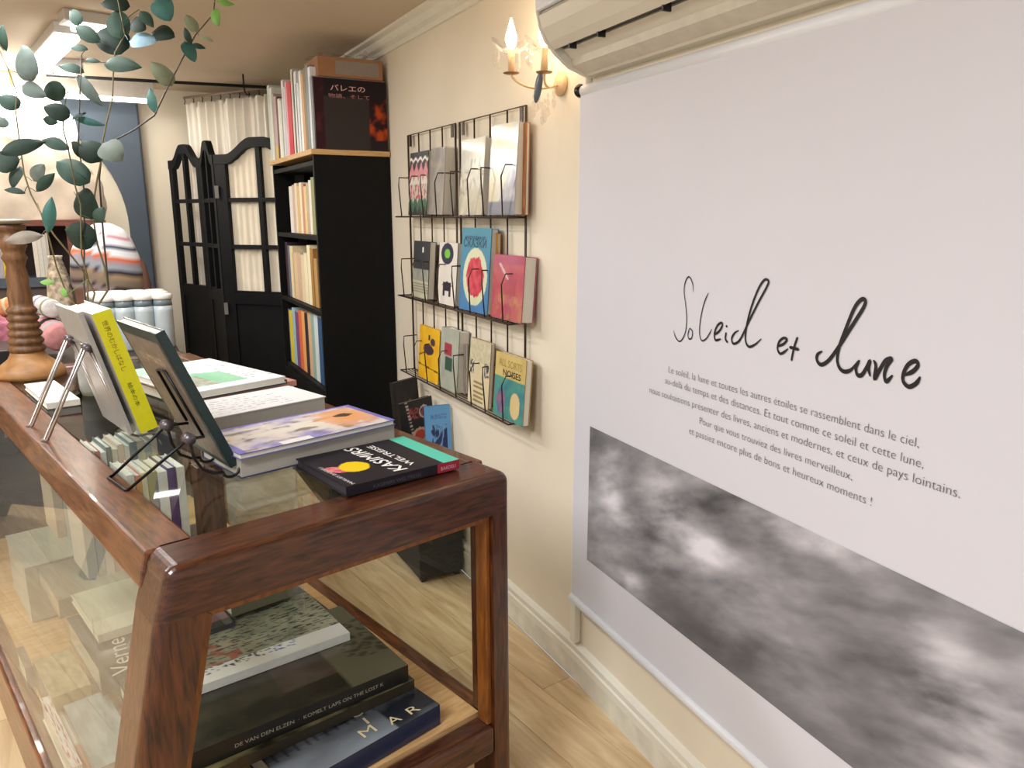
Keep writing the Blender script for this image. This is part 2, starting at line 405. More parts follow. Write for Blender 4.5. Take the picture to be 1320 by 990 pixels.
# bottom rails and floor board
bm = bmesh.new(); prism(bm, [(lu(.27)+.07, .27), (W-.05, .27), (W-.05, .19), (lu(.19)+.07, .19)], .0, .06, (0, 2, 1)); bmesh_obj('rail', bm, M_DARKW, case, bevel=.012, seg=3)
bm = bmesh.new(); prism(bm, [(lu(.27), .27), (lu(.19), .19), (lu(.19)+.05, .19), (lu(.27)+.05, .27)], .07, L-.07, (0, 2, 1)); bmesh_obj('rail', bm, M_DARKWL, case, bevel=.006)
box('rail', (W-.055, W-.003, .08, L-.08, .19, .27), M_DARKWL, case, bevel=.006)
box('rail', (lu(.19)+.07, W-.05, L-.06, L, .19, .27), M_DARKW, case, bevel=.006)
box('shelf_board', (lu(.27)+.05, W-.055, .06, L-.06, .262, .278), M_LIGHTW, case)
# glass
box('glass_top', (.089, W-.071, .112, L-.09, H-.010, H-.002), M_GLASS, case)
bm = bmesh.new(); prism(bm, [(lu(.862)+.012, .862), (lu(.28)+.012, .28), (lu(.28)+.016, .28), (lu(.862)+.016, .862)], .075, L-.075, (0, 2, 1)); bmesh_obj('glass_side', bm, M_GLASSF, case)
box('glass_side', (W-.02, W-.016, .085, L-.085, .27, .845), M_GLASS, case)
box('glass_shelf', (lu(.66)+.02, .42, .42, L-.1, .66, .667), M_GLASS, case)
box('shelf_support', (.405, .42, .43, .445, .278, .66), M_GLASS, case); box('shelf_support', (lu(.6)+.04, lu(.6)+.055, .43, .445, .278, .66), M_GLASS, case)

# ------------------------------------------------------------------ books lying flat by their top corners (on horizontal planes)
def lying(name, z, t, FL, FR, BR, cover, label, fn=None, group=None, pages=None, n=36, wrap=False, art_m=None, depth=None, cat='book', far=False):
    a = onz(*FL, z); b = onz(*FR, z); c = onz(*BR, z)
    x = (b-a).normalized(); y = Vector((-x.y, x.x, 0)); w = (b-a).length; h = depth or (c-b).dot(y)
    mw = frame((a.x, a.y, z-t), y, -x)       # local X = depth away (spine in front), local Y = towards left
    mw = frame((b.x, b.y, z-t), y, -x)
    if far:
        o = b+y*h-x*w; mw = frame((o.x, o.y, z-t), -y, x); f0 = fn
        fn = (lambda u, v: f0(1-u, 1-v)) if f0 else None
    return book(name, h, w, t, cover, mw, label, cat, group, pages, fn, None, art_m, n, wrap), w, h
# local frame of a lying book: origin front right corner, X away, Y left.
def P_(hexs, *a): return hexs

# --- black children's book with yellow moon (spine towards us)
def kas(u, v):    # u away 0..1, v left 0..1
    c = lin('17141f')
    if v < .15: 
        c = lin('58cdb4')
    dx, dy = (v-.735)/.115, (u-.44)/.15
    if dx*dx+dy*dy < 1: c = lin('f5d20a')
    if ((v-.88)/.075)**2+((u-.44-.6*(v-.85))/.10)**2 < 1 and dx*dx+dy*dy >= 1: c = mixc('d4485c', 'e9a0a0', nz(u, v, 20)+.4)
    return c
kb, kw, kh = lying('book', .946, .022, (446, 628), (592, 592), (512, 560), cm('17141f', .3), 'small black picture book with yellow moon and upside-down title at the case front edge', kas, n=90, depth=.245, pages=cm('2a2630'))  # page colour darkened for the black cover edges and their painted shadow
# lettering reads from the far side: local text +x direction points right->left i.e. local +Y ; up = local -X
ML = Matrix(((0, -1, 0, 0), (1, 0, 0, 0), (0, 0, 1, 0), (0, 0, 0, 1)))
text_line('KASIMIRS', M_WHITE, kb, .946, (526, 605), (457, 577), .034, bold=.014, shear=.15)
text_line('WELTREISE', M_WHITE, kb, .946, (537, 598.5), (480, 575), .018, bold=.012)
text_line('MARLIES BARDELI', cm('d8d4d8'), kb, .946, (458, 624), (414, 603), .009)
MSP = Matrix(((0, 0, -1, -.0006), (-1, 0, 0, 0), (0, 1, 0, 0), (0, 0, 0, 1)))   # on the spine, reading to the right
text('lettering', 'KASIMIRS WELTREISE', M_INKG, kb, TR((0, kw*.78, .005))@MSP, width=kw*.42, height=.008)
box('spine_band', (-.0007, 0, 0, kw*.21, 0, .0222), cm('a3243a', .35), kb)
text('lettering', 'BARDELI', cm('e7b9be'), kb, TR((-.0008, kw*.18, .006))@MSP, width=kw*.14, height=.008)

# --- purple cat picture book, pages towards us: two books
def purp(u, v):
    n1 = nz(u*1.0, v*2.2, 3, 3); n2 = nz(u, v, 9, 7)
    c = mixc('8f88c8', 'ddd3cc', .5+n1*1.2)
    d = abs(u-.55)+.3*n2
    c = mixc('e4dccf', c, d*2.2)
    if n2 > .25: c = mixc(c, '8b7f66', (n2-.25)*3)
    ox = (v-.17)/.2; oy = (u-.55)/.42
    if ox*ox+oy*oy < 1+n2: c = mixc('e8a468', c, (ox*ox+oy*oy)*.5)
    if ((v-.17)/.045)**2+((u-.62)/.10)**2 < .8+n2*2.5: c = lin('4c423c')
    if v < .04 or u > .95 or (v > .95 and u < .5): c = mixc('5f5cc0', c, .15)
    if .55 < v < .75 and u < .13: c = lin('f1efee')
    return c
pb, w_, h_ = lying('picture_book', .985, .013, (309, 586), (509, 541), (443, 523), cm('6a68a8', .3), 'picture book with purple and orange animal cover on top of a pile', purp, n=100, far=True)
pb2, w_, h_ = lying('picture_book', .972, .048, (309, 591), (510, 546), (446, 528), cm('2a3260', .3), 'thick dark blue book under the purple picture book', None, pages=M_PAGEG, far=True)
# --- white script pile
def scr(u, v):
    c = lin('eef0f2')
    if .25 < v < .9 and .12 < u < .9:
        row = int(u*9); 
        if (u*9) % 1 < .3 and nz(u, v, 26, row) > .05 and nz(0, v, 4, row) > -.2: c = lin('a9aab4')
    return c
wb, w_, h_ = lying('book', .978, .045, (266, 541), (420, 511), (361, 499), cm('c9c6c0', .5), 'white book with faint grey script cover in a thick pile behind the purple one', scr, n=110, pages=M_PAGEG, far=True)
# --- green/white pile
def grn(u, v):
    c = lin('eef3f3'); 
    if v > .32:
        w = .5+.5*nz(u, v, 4, 1)
        if .12 < u < .62 and v < .95 - .0:
            ridge = .56-.10*abs((v-.58)*3)+.05*nz(v, 0, 10, 2)
            if u < ridge and v < .35+u*1.0+.25: c = mixc('7fc39a', 'a5d6b4', w)
            if v > .62 and u < .45: c = mixc('8f8274', 'b9c9b4', .5+nz(u, v, 12, 5))
        if u > .72: c = mixc('96cdaa', 'b6dcc2', w) if v > .45 else c
    elif .1 < u < .9 and (u*14) % 1 < .35 and nz(u, v, 30, 4) > .05: c = lin('a9b4b4')
    return c
gb, w_, h_ = lying('picture_book', 1.002, .020, (252, 506), (368, 485), (297, 458), cm('dfe8ea', .4), 'white picture book with green mountain picture on top of the far pile', grn, n=110, far=True)
lying('picture_book', .982, .014, (252, 510), (370, 489), (299, 462), cm('3f6468', .4), 'thin teal-backed book directly under the green mountain book')
lying('picture_book', .968, .018, (253, 513), (382, 490), (310, 463), cm('c98f84', .4), 'book with reddish corner lowest but one in the far pile')
lying('picture_book', .950, .027, (253, 518), (380, 494), (308, 466), cm('d5d8d2', .4), 'grey-white book at the bottom of the far pile', far=True)

# --- white tray thing under the silver stand
ph, w_, h_ = lying('flat_book', .94, .019, (60, 520), (103, 514), (72, 487), cm('e8e4dc', .3), 'small flat white book lying on the case edge under the wire stand', n=6, depth=.36)

# ------------------------------------------------------------------ leaning books on stands
def lean(name, bot, top, depth, t, cover, label, group=None, pages=None):
    """bot/top in table frame: lower-right front edge corners of the spine face; width runs away (+v)"""
    b = T(*bot); tp = T(*top); y = (tp-b); h = y.length
    mw = frame(b, VV, y)      # X away, Y up the spine, Z = VV x y
    return thing(name, label, 'book', mw, group), h
yel = cm('d8d21a', .35)
by, hy = lean('picture_book', (.205, .81, .943), (.123, .81, 1.262), .25, .05, yel, 'thick white book with yellow spine leaning on a silver wire stand')
bm = bmesh.new(); dY = .25; tY = .045
# local Z points: compute sign so the thickness goes to the right (+u)
zl = (by.matrix_world.to_3x3()@Vector((0, 0, 1))).dot(UV); sg = 1 if zl > 0 else -1
def rng(a, b): return (min(a, b), max(a, b))
box('spine', (-.002, 0, 0, hy, *rng(0, sg*tY)), yel, by)
box('cover', (0, dY, 0, hy, *rng(0, sg*.002)), cm('b9b4ae', .3), by)
box('cover', (0, dY, 0, hy, *rng(sg*(tY-.002), sg*tY)), cm('d9d6d0', .3), by)
box('pages', (.0, dY-.004, .003, hy-.003, *rng(sg*.002, sg*(tY*.5-.001))), M_PAGES, by)
box('pages', (.0, dY-.004, .003, hy-.006, *rng(sg*(tY*.5+.001), sg*(tY-.002))), M_PAGES, by)
MY = Matrix(((0, 0, -1, -.0024), (1, 0, 0, 0), (0, 1, 0, 0), (0, 0, 0, 1)))  # placeholder axes
def spine_text(body, s0, s1, ht, m, zoff):
    # runs down the spine: text x = -Y, text y = towards +Z*sg
    M4 = Matrix(((0, 0, -1, -.0028), (-1, 0, 0, hy*s1), (0, sg, 0, zoff), (0, 0, 0, 1)))
    text('lettering', body, m, by, M4, width=hy*(s1-s0), height=ht)
spine_text('世界のむかしばなし', .52, .93, .014, cm('8a5a10'), sg*.015)
spine_text('絵本の本', .22, .42, .012, cm('4b5a10'), sg*.015)
bw_, hw_ = lean('picture_book', (.192, .83, .943), (.108, .85, 1.268), .25, .012, M_WHITE, 'thin grey-white book standing just behind the yellow-spined one')
box('cover', (0, .25, 0, hw_, *rng(-sg*.010, 0)), cm('aaa59e', .25), bw_)
box('pages', (.002, .247, .002, hw_-.002, *rng(-sg*.008, -sg*.002)), M_PAGES, bw_)

# dark green framed book on black stand (back cover seen)
bk, hk = lean('picture_book', (.268, .375, .945), (.136, .375, 1.262), .2, .02, None, 'brown-backed book with dark green edge leaning on a black wire stand')
def backf(u, v):
    c = mixc('6a5c50', '7b6d60', .5+nz(u, v, 14, 2)); 
    if u < .07 or u > .96 or v > .93 or v < .05: c = lin('1d2f2e')
    if .2 < u < .8 and .74 < v < .80 and nz(u, v, 30, 4) > 0: c = lin('a08f7d')
    return c
box('cover', (0, .275, 0, hk, *rng(0, sg*.003)), cm('1b2c2c', .3), bk)
box('cover', (0, .275, 0, hk, *rng(sg*.017, sg*.02)), cm('1b2c2c', .3), bk)
box('spine', (-.002, 0, 0, hk, *rng(0, sg*.02)), cm('1b2f30', .3), bk)
box('pages', (.002, .27, .003, hk-.003, *rng(sg*.003, sg*.017)), M_PAGES, bk)
mb = Matrix.Identity(4)
if sg > 0: mb = Matrix(((1, 0, 0, 0), (0, 1, 0, 0), (0, 0, 1, -.0006), (0, 0, 0, 1)))
else: mb = TR((0, 0, .0006))
art('back_print', .275, hk, backf, bk, mb, 60, 60)

# wire stands
st = thing('book_stand', 'folding silver wire book stand behind the yellow-spined book', 'book stand', T(0, 0, 0))
def wires(root, paths, r, m, name='wire'):
    for p in paths:
        q = [root.matrix_world.inverted()@T(*a) for a in p]
        tube_obj(name, q, r, m, root, 8)
for v0, hv in ((1.18, 1.04), (.99, .86)):
    hub = (.118, hv, 1.175)
    wires(st, [[(hub[0]-.008, hv+.012, hub[2]), (.022, v0+.02, .924), (.012, v0+.005, .922), (.022, v0-.015, .924), (hub[0]-.008, hv-.012, hub[2])]], .0032, M_SWIRE, 'back_leg')
    wires(st, [[(hub[0], hv+.012, hub[2]), (.19, hv+.012, .935), (.21, hv+.0, .925), (.262, hv, .926), (.268, hv, .945)],
               [(hub[0], hv-.012, hub[2]), (.19, hv-.012, .935), (.21, hv-.002, .925)]], .003, M_SWIRE, 'front_arm')
    bm = bmesh.new(); tube(bm, [st.matrix_world.inverted()@T(hub[0]-.004, hv-.02, hub[2]), st.matrix_world.inverted()@T(hub[0]-.004, hv+.02, hub[2])], .009, 12); bmesh_obj('hinge', bm, mat('grey_metal', '6b6468', .35, .7), st, smooth=True)
wires(st, [[(.118, 1.02, 1.175), (.118, .88, 1.175)]], .003, M_SWIRE, 'cross_bar')
sb = thing('book_stand', 'black wire book stand with round hooks holding the brown-backed book', 'book stand', T(0, 0, 0))
for v0, hv in ((.565, .50), (.445, .36)):
    hz = 1.035
    wires(sb, [[(.178, hv, hz), (.072, v0, .924)]], .0035, M_BWIRE, 'back_leg')
    bm = bmesh.new(); tube(bm, [sb.matrix_world.inverted()@T(.178, hv-.012, hz), sb.matrix_world.inverted()@T(.178, hv+.014, hz)], .012, 14); bmesh_obj('hinge', bm, mat('grey_metal', '6b6468', .35, .7), sb, smooth=True)
    hook = [(.178, hv, hz), (.185, hv, .99), (.2, hv, .962), (.222, hv, .948), (.245, hv, .944)] + [(.262+.018*cos(a), hv, .944+.014*sin(a)) for a in [pi+pi*k/6 for k in range(7)]] + [(.30, hv, .95), (.315, hv, .965)]
    wires(sb, [hook], .0035, M_BWIRE, 'hook')
wires(sb, [[(.072, .565, .924), (.06, .56, .922), (.066, .45, .922), (.072, .445, .924)]], .0035, M_BWIRE, 'foot_bar')
def backpt(v, s, off=.006):  # along the leaning back cover
    return (.268+(.136-.268)*s-off*.95, v, .945+(1.262-.945)*s-off*.35)
wires(sb, [[backpt(.50, .30), backpt(.50, .70), backpt(.44, .72), backpt(.43, .22)]], .0035, M_BWIRE, 'back_rest')
wires(sb, [[backpt(.50, .28), (.178, .50, 1.035)], [backpt(.43, .22), (.178, .36, 1.035)]], .0035, M_BWIRE, 'back_rest')

# ------------------------------------------------------------------ inside the case
zs_ = .668
rowc = ['d8d2c6', 'cfcabc', 'e4dccf', 'd8b4a4', 'b9b4aa', 'dfdad0', 'c7806a', 'd6cfc4', '8f8a86', 'e8e4dc', '5a3a6a', 'dcd8d0', '4f7a60', 'e0dcd4', '7a3040', 'd4d0c8']
ORD = ['leftmost', 'second from left', 'third from left', 'fourth from left', 'fifth from left', 'sixth from left', 'seventh from left', 'eighth from left', 'ninth from left', 'tenth from left', 'eleventh from left', 'twelfth from left', 'thirteenth from left', 'fourteenth from left', 'fifteenth from left', 'sixteenth from left', 'seventeenth from left', 'eighteenth from left', 'nineteenth from left', 'twentieth from left', 'last but one', 'last one', 'end one', 'very end one']
def upright_row(v0, u0, n, zb, hh, wrng, labelbase, group, dep=.14, cols=rowc, umax=.30, place=''):
    u = u0; i = 0
    while i < n and u < umax:
        t = random.uniform(*wrng); h = (hh if u > .055 else .178)*random.uniform(.92, 1.0); c = cols[i % len(cols)]
        mw = frame(T(u, v0, zb), VV, (0, 0, 1))   # X away, Y up, Z = right
        zz_ = (mw.to_3x3()@Vector((0, 0, 1))).dot(UV)
        if zz_ < 0: mw = frame(T(u+t, v0, zb), VV, (0, 0, 1))
        b = book('paperback', dep, h, t, cm(c), mw, labelbase % ORD[i], 'book', group)
        u += t+.001; i += 1
upright_row(.62, .008, 16, zs_, .235, (.012, .024), 'slim paperback upright in the front row inside the glass case, %s', 'paperbacks in the front row on the case glass shelf', umax=.235)
rr = ['d8c4ae', 'e2dccf', '7f8a90', 'c9c2b4', 'a8b8c0', 'dcd4c8', 'b0643a', 'd8d8d8', '6a7a70', 'd9ccb8']
upright_row(.93, .008, 16, zs_, .225, (.012, .022), 'slim paperback upright in the rear row inside the glass case, %s', 'paperbacks in the rear row on the case glass shelf', cols=rr, umax=.34)
bl = thing('wooden_book_end', 'dark wooden block book end beside the paperbacks in the case', 'book end', MT@TR((.262, .58, zs_)))
box('block', (0, .062, 0, .05, .022, .225), M_DARKWV, bl, bevel=.004); box('base', (-.006, .07, -.01, .16, 0, .022), cm('6d5844'), bl, bevel=.003)

# stacks at the bottom of the case (top corners measured on horizontal planes)
def inbox(name, u0, u1, v0, v1, z1, t, cover, label, fn=None, wrap=False, ang=0, pages=None, group=None, art_m=None, n=40):
    # book with its long spine towards the front; origin front right corner
    mw = MT@TR((u1, v0, z1-t))@RZ(ang)@frame((0, 0, 0), (0, 1, 0), (-1, 0, 0))
    return book(name, v1-v0, u1-u0, t, cover, mw, label, 'book', group, pages, fn, None, art_m, n, wrap)
def micro(u, v):
    c = mixc('23262e', '6a7078', .35+.9*nz(u, v, 3, 9))
    if u < .35 and v > .3: c = mixc(c, 'a8b0b8', .5-u)
    if (u > .3) and v > .3 and ((v*16) % 1 < .25): c = mixc(c, '101216', .6)
    return c
mi, w_, h_ = lying('art_book', .335, .054, (375, 1018), (567, 908), (567, 908), cm('232d4a', .25), 'large blue-spined book lettered MAR, lowest in the case front stack', micro, n=60, art_m=M_ARTG, pages=M_PAGEG, depth=.30)
M_GOLD = cm('d9c9a0', .3)
for ch, p0, p1, hh in (('M', (470, 952), (487, 942), .030), ('A', (505, 936), (519, 928), .028), ('R', (530, 922), (543, 915), .026), ('I', (474, 934), (477, 932.5), .026), ('C', (458, 927), (469, 920), .024)):
    text_line(ch, M_GOLD, mi, .335, p0, p1, hh)
def oliv(u, v):
    return mixc('3a382c', 'b0a878', .3+1.2*nz(u, v, 5, 12))
ol, w_, h_ = lying('art_book', .362, .026, (235, 1012), (534, 876), (534, 876), cm('3c3528', .25), 'thin olive patterned book under the widest dark book', oliv, n=50, art_m=M_ARTG, depth=.30)
def kate(u, v):
    c = mixc('2b2a22', '4a4638', .5+1.1*nz(u, v, 3, 21))
    if v < .26: c = lin('6b6752')
    if v < .18 and .25 < u < .8 and nz(u, v, 25, 3) > .1: c = lin('4c4a3c')
    if .26 < v < .5 and .2 < u < .75: c = mixc('4d4239', '5c5046', .5+nz(u, v, 6))
    return c
ka, w_, h_ = lying('art_book', .408, .044, (205, 989), (526, 857), (432, 783), cm('1c1b18', .3), 'wide dark brown book with small lettering along its spine', kate, n=60, art_m=M_ARTG)
text('lettering', 'DE VAN DEN ELZEN  ·  KOMELT LAPS ON THE LOST K', cm('b9b2a0'), ka, TR((-.0008, .43, .016))@Matrix(((0, 0, -1, 0), (-1, 0, 0, 0), (0, 1, 0, 0), (0, 0, 0, 1))), width=.36, height=.009)
lb = inbox('art_book', .30, .585, .56, .86, .40, .03, cm('4a5050', .4), 'grey book corner sticking out behind the wide dark book')
def whites(u, v):
    c = lin('f0efe6')
    if u > .22:
        c = mixc('b9b79c', '8a8a72', .5+.8*nz(u, v, 4, 31))
        if v > .6 and u < .6 and nz(u, v, 8, 33) > 0: c = lin('b5705c')
        if nz(u*1.6, v*.5, 30, 35) > .25: c = lin('3c4044')
    elif nz(u, v, 34, 36) > .2 and .3 < v < .95 and u > .12: c = lin('5b6fa0') if v < .5 else lin('3a3a3a')
    return c
wh = inbox('art_book', .12, .540, .37, .65, .432, .022, cm('efeee6', .3), 'white-bordered illustrated book on top of the wide dark book', whites, False, ang=R(-4), n=80)
# left part of the case
vb = inbox('art_book', .0, .33, .60, .92, .445, .07, cm('2a2c38', .25), 'dark shrink-wrapped book lettered Verne at the left glass', lambda u, v: mixc('14151e', '2a2b38', .4+nz(u, v, 4, 41)) if not (v < .62 and u > .12) else lin('7a4a52'), True, n=40, art_m=M_ARTG)
text_line('Verne', cm('d9d4c4', .3), vb, .445, (172, 866), (160, 822), .045, off=.003)
cb = inbox('art_book', .03, .36, .72, 1.0, .470, .022, cm('d8d2bc', .5), 'cream book with pink flowers lying on the Verne book', lambda u, v: mixc('d9d3bd', 'b96a7c', (nz(u, v, 5, 44)+.3)*1.6 if v < .5 else 0), False, n=40)
inbox('art_book', .0, .34, 1.01, 1.28, .46, .055, cm('a89e86', .5), 'tall beige shrink-wrapped book behind the cream book in the case', None, True)
inbox('art_book', -.03, .36, 1.3, 1.62, .46, .18, cm('cdc9ba', .5), 'thick pale boxed book far back in the case')
gz = inbox('art_book', -.072, .02, .38, .67, .345, .065, cm('5d6468', .25), 'grey-blue shrink-wrapped book at the left glass near the front leg', lambda u, v: mixc('8f9ba0', 'b3bdc0', .5+nz(u, v, 4, 51)), True, n=24)
tb = inbox('art_book', -.09, -.005, .69, .90, .365, .08, cm('c2a35c', .4), 'small tan book beside the Verne book', lambda u, v: mixc('a8966a', 'c9bd96', .5+nz(u, v, 6, 52)), True, n=24)
inbox('art_book', -.108, -.088, .42, .74, .345, .06, cm('d9d4d0', .35), 'narrow white book with red lettering at the bottom left of the case', lambda u, v: lin('b8404a') if nz(u, v, 9, 61) > .22 else lin('ddd8d4'), False, n=30)
inbox('art_book', -.087, -.073, .42, .72, .322, .04, cm('cfa98f', .35), 'peach and white book between the white and grey-blue ones in the case', lambda u, v: mixc('d9d5cf', 'c98f6c', 1 if u < .4 else 0), False, n=20)
inbox('art_book', -.108, -.09, .92, 1.05, .34, .06, cm('7a6a66', .35), 'dull mauve book lying behind the narrow white one', None)
# right-hand lower items seen through the top
inbox('book', .33, .52, .62, .86, .50, .05, cm('6e6a55', .4), 'olive grey book lying under the glass near the middle of the case') 
ac_ = thing('acrylic_stand', 'clear acrylic panel standing inside the right half of the case', 'stand', MT@TR((.50, .55, .278)))
box('panel', (0, .006, 0, .5, 0, .60), M_CRYSTAL, ac_, bevel=.001)

# ------------------------------------------------------------------ candlestick
cp = T(.165, 1.99, H)
cs = thing('candlestick', 'turned brown wooden candlestick with wide foot at the far left of the case', 'candlestick', cp)
lathe_obj('base', [(.115, 0), (.118, .012), (.105, .035), (.085, .05), (.066, .065), (.058, .08), (.055, .09)], wood('pale_turned_wood', '855c34', 'a87a48', .5, 6, (3, 3, 3)), cs)
prof = [(.055, .09)]
z = .09
while z < .24:
    prof += [(.058-.08*(z-.09), z+.004), (.062-.08*(z-.09), z+.012), (.055-.08*(z-.09), z+.022), (.050-.08*(z-.09), z+.026)]; z += .028
prof += [(.038, .27), (.040, .30), (.034, .33), (.036, .36), (.030, .40), (.036, .42), (.042, .43), (.034, .445), (.038, .46), (.044, .47), (.042, .50), (.036, .505), (.036, .525), (.048, .53), (.048, .545)]
lathe_obj('stem', prof, M_CANDLE, cs)
lathe_obj('drip_pan', [(.03, .545), (.062, .556), (.064, .562), (.03, .566)], cm('8d8274'), cs)
SCALE_C = 1.0

# ------------------------------------------------------------------ banner
B0 = Vector((1.218, 1.885, 0)); Bd = Vector((1.15-1.218, .545-1.885, 0)).normalized(); Bn = Bd.cross(Vector((0, 0, 1)))
MB = frame(B0, Bd, (0, 0, 1))
def bn(x, y): return MB.inverted()@onpl(x, y, B0, Bn)
ban = thing('roll_screen', 'white printed roll banner hanging below the air conditioner on the right wall', 'banner', MB)
BL = 1.62; zb0 = .305; zt0 = 1.83
nxs, nzs = 120, 60; vs = []; fs = []
def rip(s, z): return .0045*max(0, (z-1.2)/.6)*min(1, max(0, (1.80-z)/.16))*(sin(s*34+.7*sin(s*9))*.6+sin(s*61+1)*.3)*(1 if s < .9 else max(.2, 1-(s-.9)*2)) 
for j in range(nzs+1):
    for i in range(nxs+1):
        s = BL*i/nxs; z = zb0+(zt0-zb0)*j/nzs; vs.append((s, z, rip(s, z)))
for j in range(nzs):
    for i in range(nxs): a = j*(nxs+1)+i; fs.append((a, a+1, a+nxs+2, a+nxs+1))
me = bpy.data.meshes.new('fabric'); me.from_pydata(vs, [], fs)
for p in me.polygons: p.use_smooth = True
link('fabric', me, M_BANNER, ban)
tube_obj('bottom_bar', [(0, zb0, 0), (BL, zb0, 0)], .013, M_WHITEP, ban, 16)
tube_obj('roller_tube', [(.0, 1.835, -.012), (BL, 1.835, -.012)], .017, M_WHITEP, ban, 20)
bm = bmesh.new(); bmesh.ops.create_uvsphere(bm, u_segments=20, v_segments=12, radius=.019, matrix=TR((-.014, 1.838, -.008))); bmesh_obj('end_cap', bm, mat('gloss_black', '08080a', .12), ban, smooth=True)['label'] = 'glossy black round end cap'
# picture
pA = bn(761, 548.5); pB = bn(759, 722.8); pC = bn(1320, 817); s0 = pA.x; zhi = (pA.y+pC.y)/2; zlo = pB.y
s1 = BL-.04
blobs = [(785, 615, .07, .09, .45), (800, 660, .06, .05, .3), (850, 640, .07, .07, .35), (880, 680, .10, .06, .40), (915, 715, .09, .05, .35), (850, 710, .06, .07, .25), (1000, 660, .2, .05, .35), (815, 752, .05, .03, .5), (770, 565, .05, .04, -.3),
         (940, 860, .2, .08, -.22), (870, 780, .12, .05, -.25), (1100, 870, .1, .12, -.12), (1235, 900, .07, .12, .42), (1270, 830, .05, .03, -.25), (1075, 715, .06, .02, .3), (1190, 860, .05, .06, .2), (1290, 950, .06, .08, .35), (1060, 960, .15, .06, -.2)]
bl_ = [(bn(x, y), a, b, c) for x, y, a, b, c in blobs]
def sky(u, v):
    s = s0+(s1-s0)*u; z = zlo+(zhi-zlo)*v
    q = s*.8+z*.5; r_ = z-s*.35
    n1 = noise.fractal(Vector((q*3.5, r_*9, 1)), .9, 2, 6); n2 = noise.fractal(Vector((q*11, r_*26, 5)), .9, 2, 4)
    g = .40+.18*n1+.07*n2
    for p, a, b, c in bl_:
        dx = (s-p.x); dz = (z-p.y); k = dx*dx/(a*a)+dz*dz/(b*b)
        if k < 6: g += c*math.exp(-k)*(.75+.7*n1+.3*n2)*.62
    g = max(.19, min(.85, g)); g = g**1.45
    return (g*.96, g*.93, g*1.0)
art('printed_sky', s1-s0, zhi-zlo, sky, ban, TR((s0, zlo, .0012)), 300, 90, M_ARTM, 'black and white photograph of clouds')
# handwriting
def hw(points, w0=1.6):
    pts = [bn(820+x/3, 340+y/3) for x, y in points]
    # smooth with Catmull-Rom, flat ribbon
    P = [pts[0]]+pts+[pts[-1]]; out = []
    for i in range(1, len(P)-2):
        for k in range(6):
            t = k/6; a, b, c, d = P[i-1], P[i], P[i+1], P[i+2]
            out.append(.5*((2*b)+(-a+c)*t+(2*a-5*b+4*c-d)*t*t+(-a+3*b-3*c+d)*t**3))
    out.append(P[-2]); vs = []; fs = []
    for i, p in enumerate(out):
        a = out[max(0, i-1)]; b = out[min(len(out)-1, i+1)]; t = Vector((b.x-a.x, b.y-a.y, 0))
        t = t.normalized() if t.length > 1e-7 else Vector((1, 0, 0)); nrm = Vector((-t.y, t.x, 0))
        e = i/(len(out)-1); wd = w0*.001*(1.15+.5*abs(t.x+.4*t.y))*(min(1, .35+min(e, 1-e)*8))
        c = Vector((p.x, p.y, rip(p.x, p.y)+.0016)); vs += [tuple(c+nrm*wd), tuple(c-nrm*wd)]
    for i in range(len(out)-1): a = 2*i; fs.append((a, a+1, a+3, a+2))
    return vs, fs
strokes = [[(222, 108), (219, 75), (205, 50), (191, 72), (187, 110), (193, 160), (197, 215), (191, 268), (172, 300), (154, 284), (146, 256)],
 [(208, 248), (202, 275), (207, 291), (217, 285), (219, 262), (209, 248)],
 [(281, 112), (262, 160), (249, 225), (247, 272), (256, 297), (275, 287), (295, 252)],
 [(303, 275), (322, 262), (335, 240), (332, 228), (316, 240), (305, 270), (309, 295), (330, 290)],
 [(353, 238), (350, 245)], [(350, 265), (347, 290), (356, 305)],
 [(398, 258), (382, 268), (371, 290), (378, 309), (398, 300), (415, 272), (437, 225), (475, 150), (505, 95), (515, 68), (500, 62), (478, 92), (452, 155), (432, 225), (424, 290), (437, 320), (462, 312), (486, 290)],
 [(548, 320), (572, 310), (585, 293), (572, 287), (555, 302), (549, 330), (562, 348), (590, 328)],
 [(626, 283), (612, 325), (602, 376)], [(594, 322), (632, 332)],
 [(722, 338), (704, 350), (701, 372), (718, 390), (748, 372), (790, 315), (845, 228), (882, 168), (888, 142), (872, 139), (846, 172), (812, 255), (786, 328), (781, 382), (800, 414), (830, 412), (858, 380)],
 [(866, 372), (852, 400), (857, 428), (874, 430), (893, 402), (906, 376), (901, 405), (908, 436)],
 [(920, 372), (929, 395), (924, 445), (945, 408), (967, 374), (990, 368), (972, 395), (962, 430), (970, 455), (994, 430)],
 [(1037, 432), (1072, 416), (1092, 392), (1082, 376), (1056, 388), (1038, 418), (1034, 452), (1056, 475), (1085, 462), (1101, 436)]]
V_, F_ = [], []
for k, s in enumerate(strokes):
    wq = 1.0 if k < 3 else (1.7 if k < 9 else 2.0)
    v, f = hw(s, wq if k < 10 else 2.4); b = len(V_); V_ += v; F_ += [tuple(i+b for i in q) for q in f]
me = bpy.data.meshes.new('title_lettering'); me.from_pydata(V_, [], F_); link('title_lettering', me, M_INK, ban)['label'] = 'handwritten black title Soleil et lune'
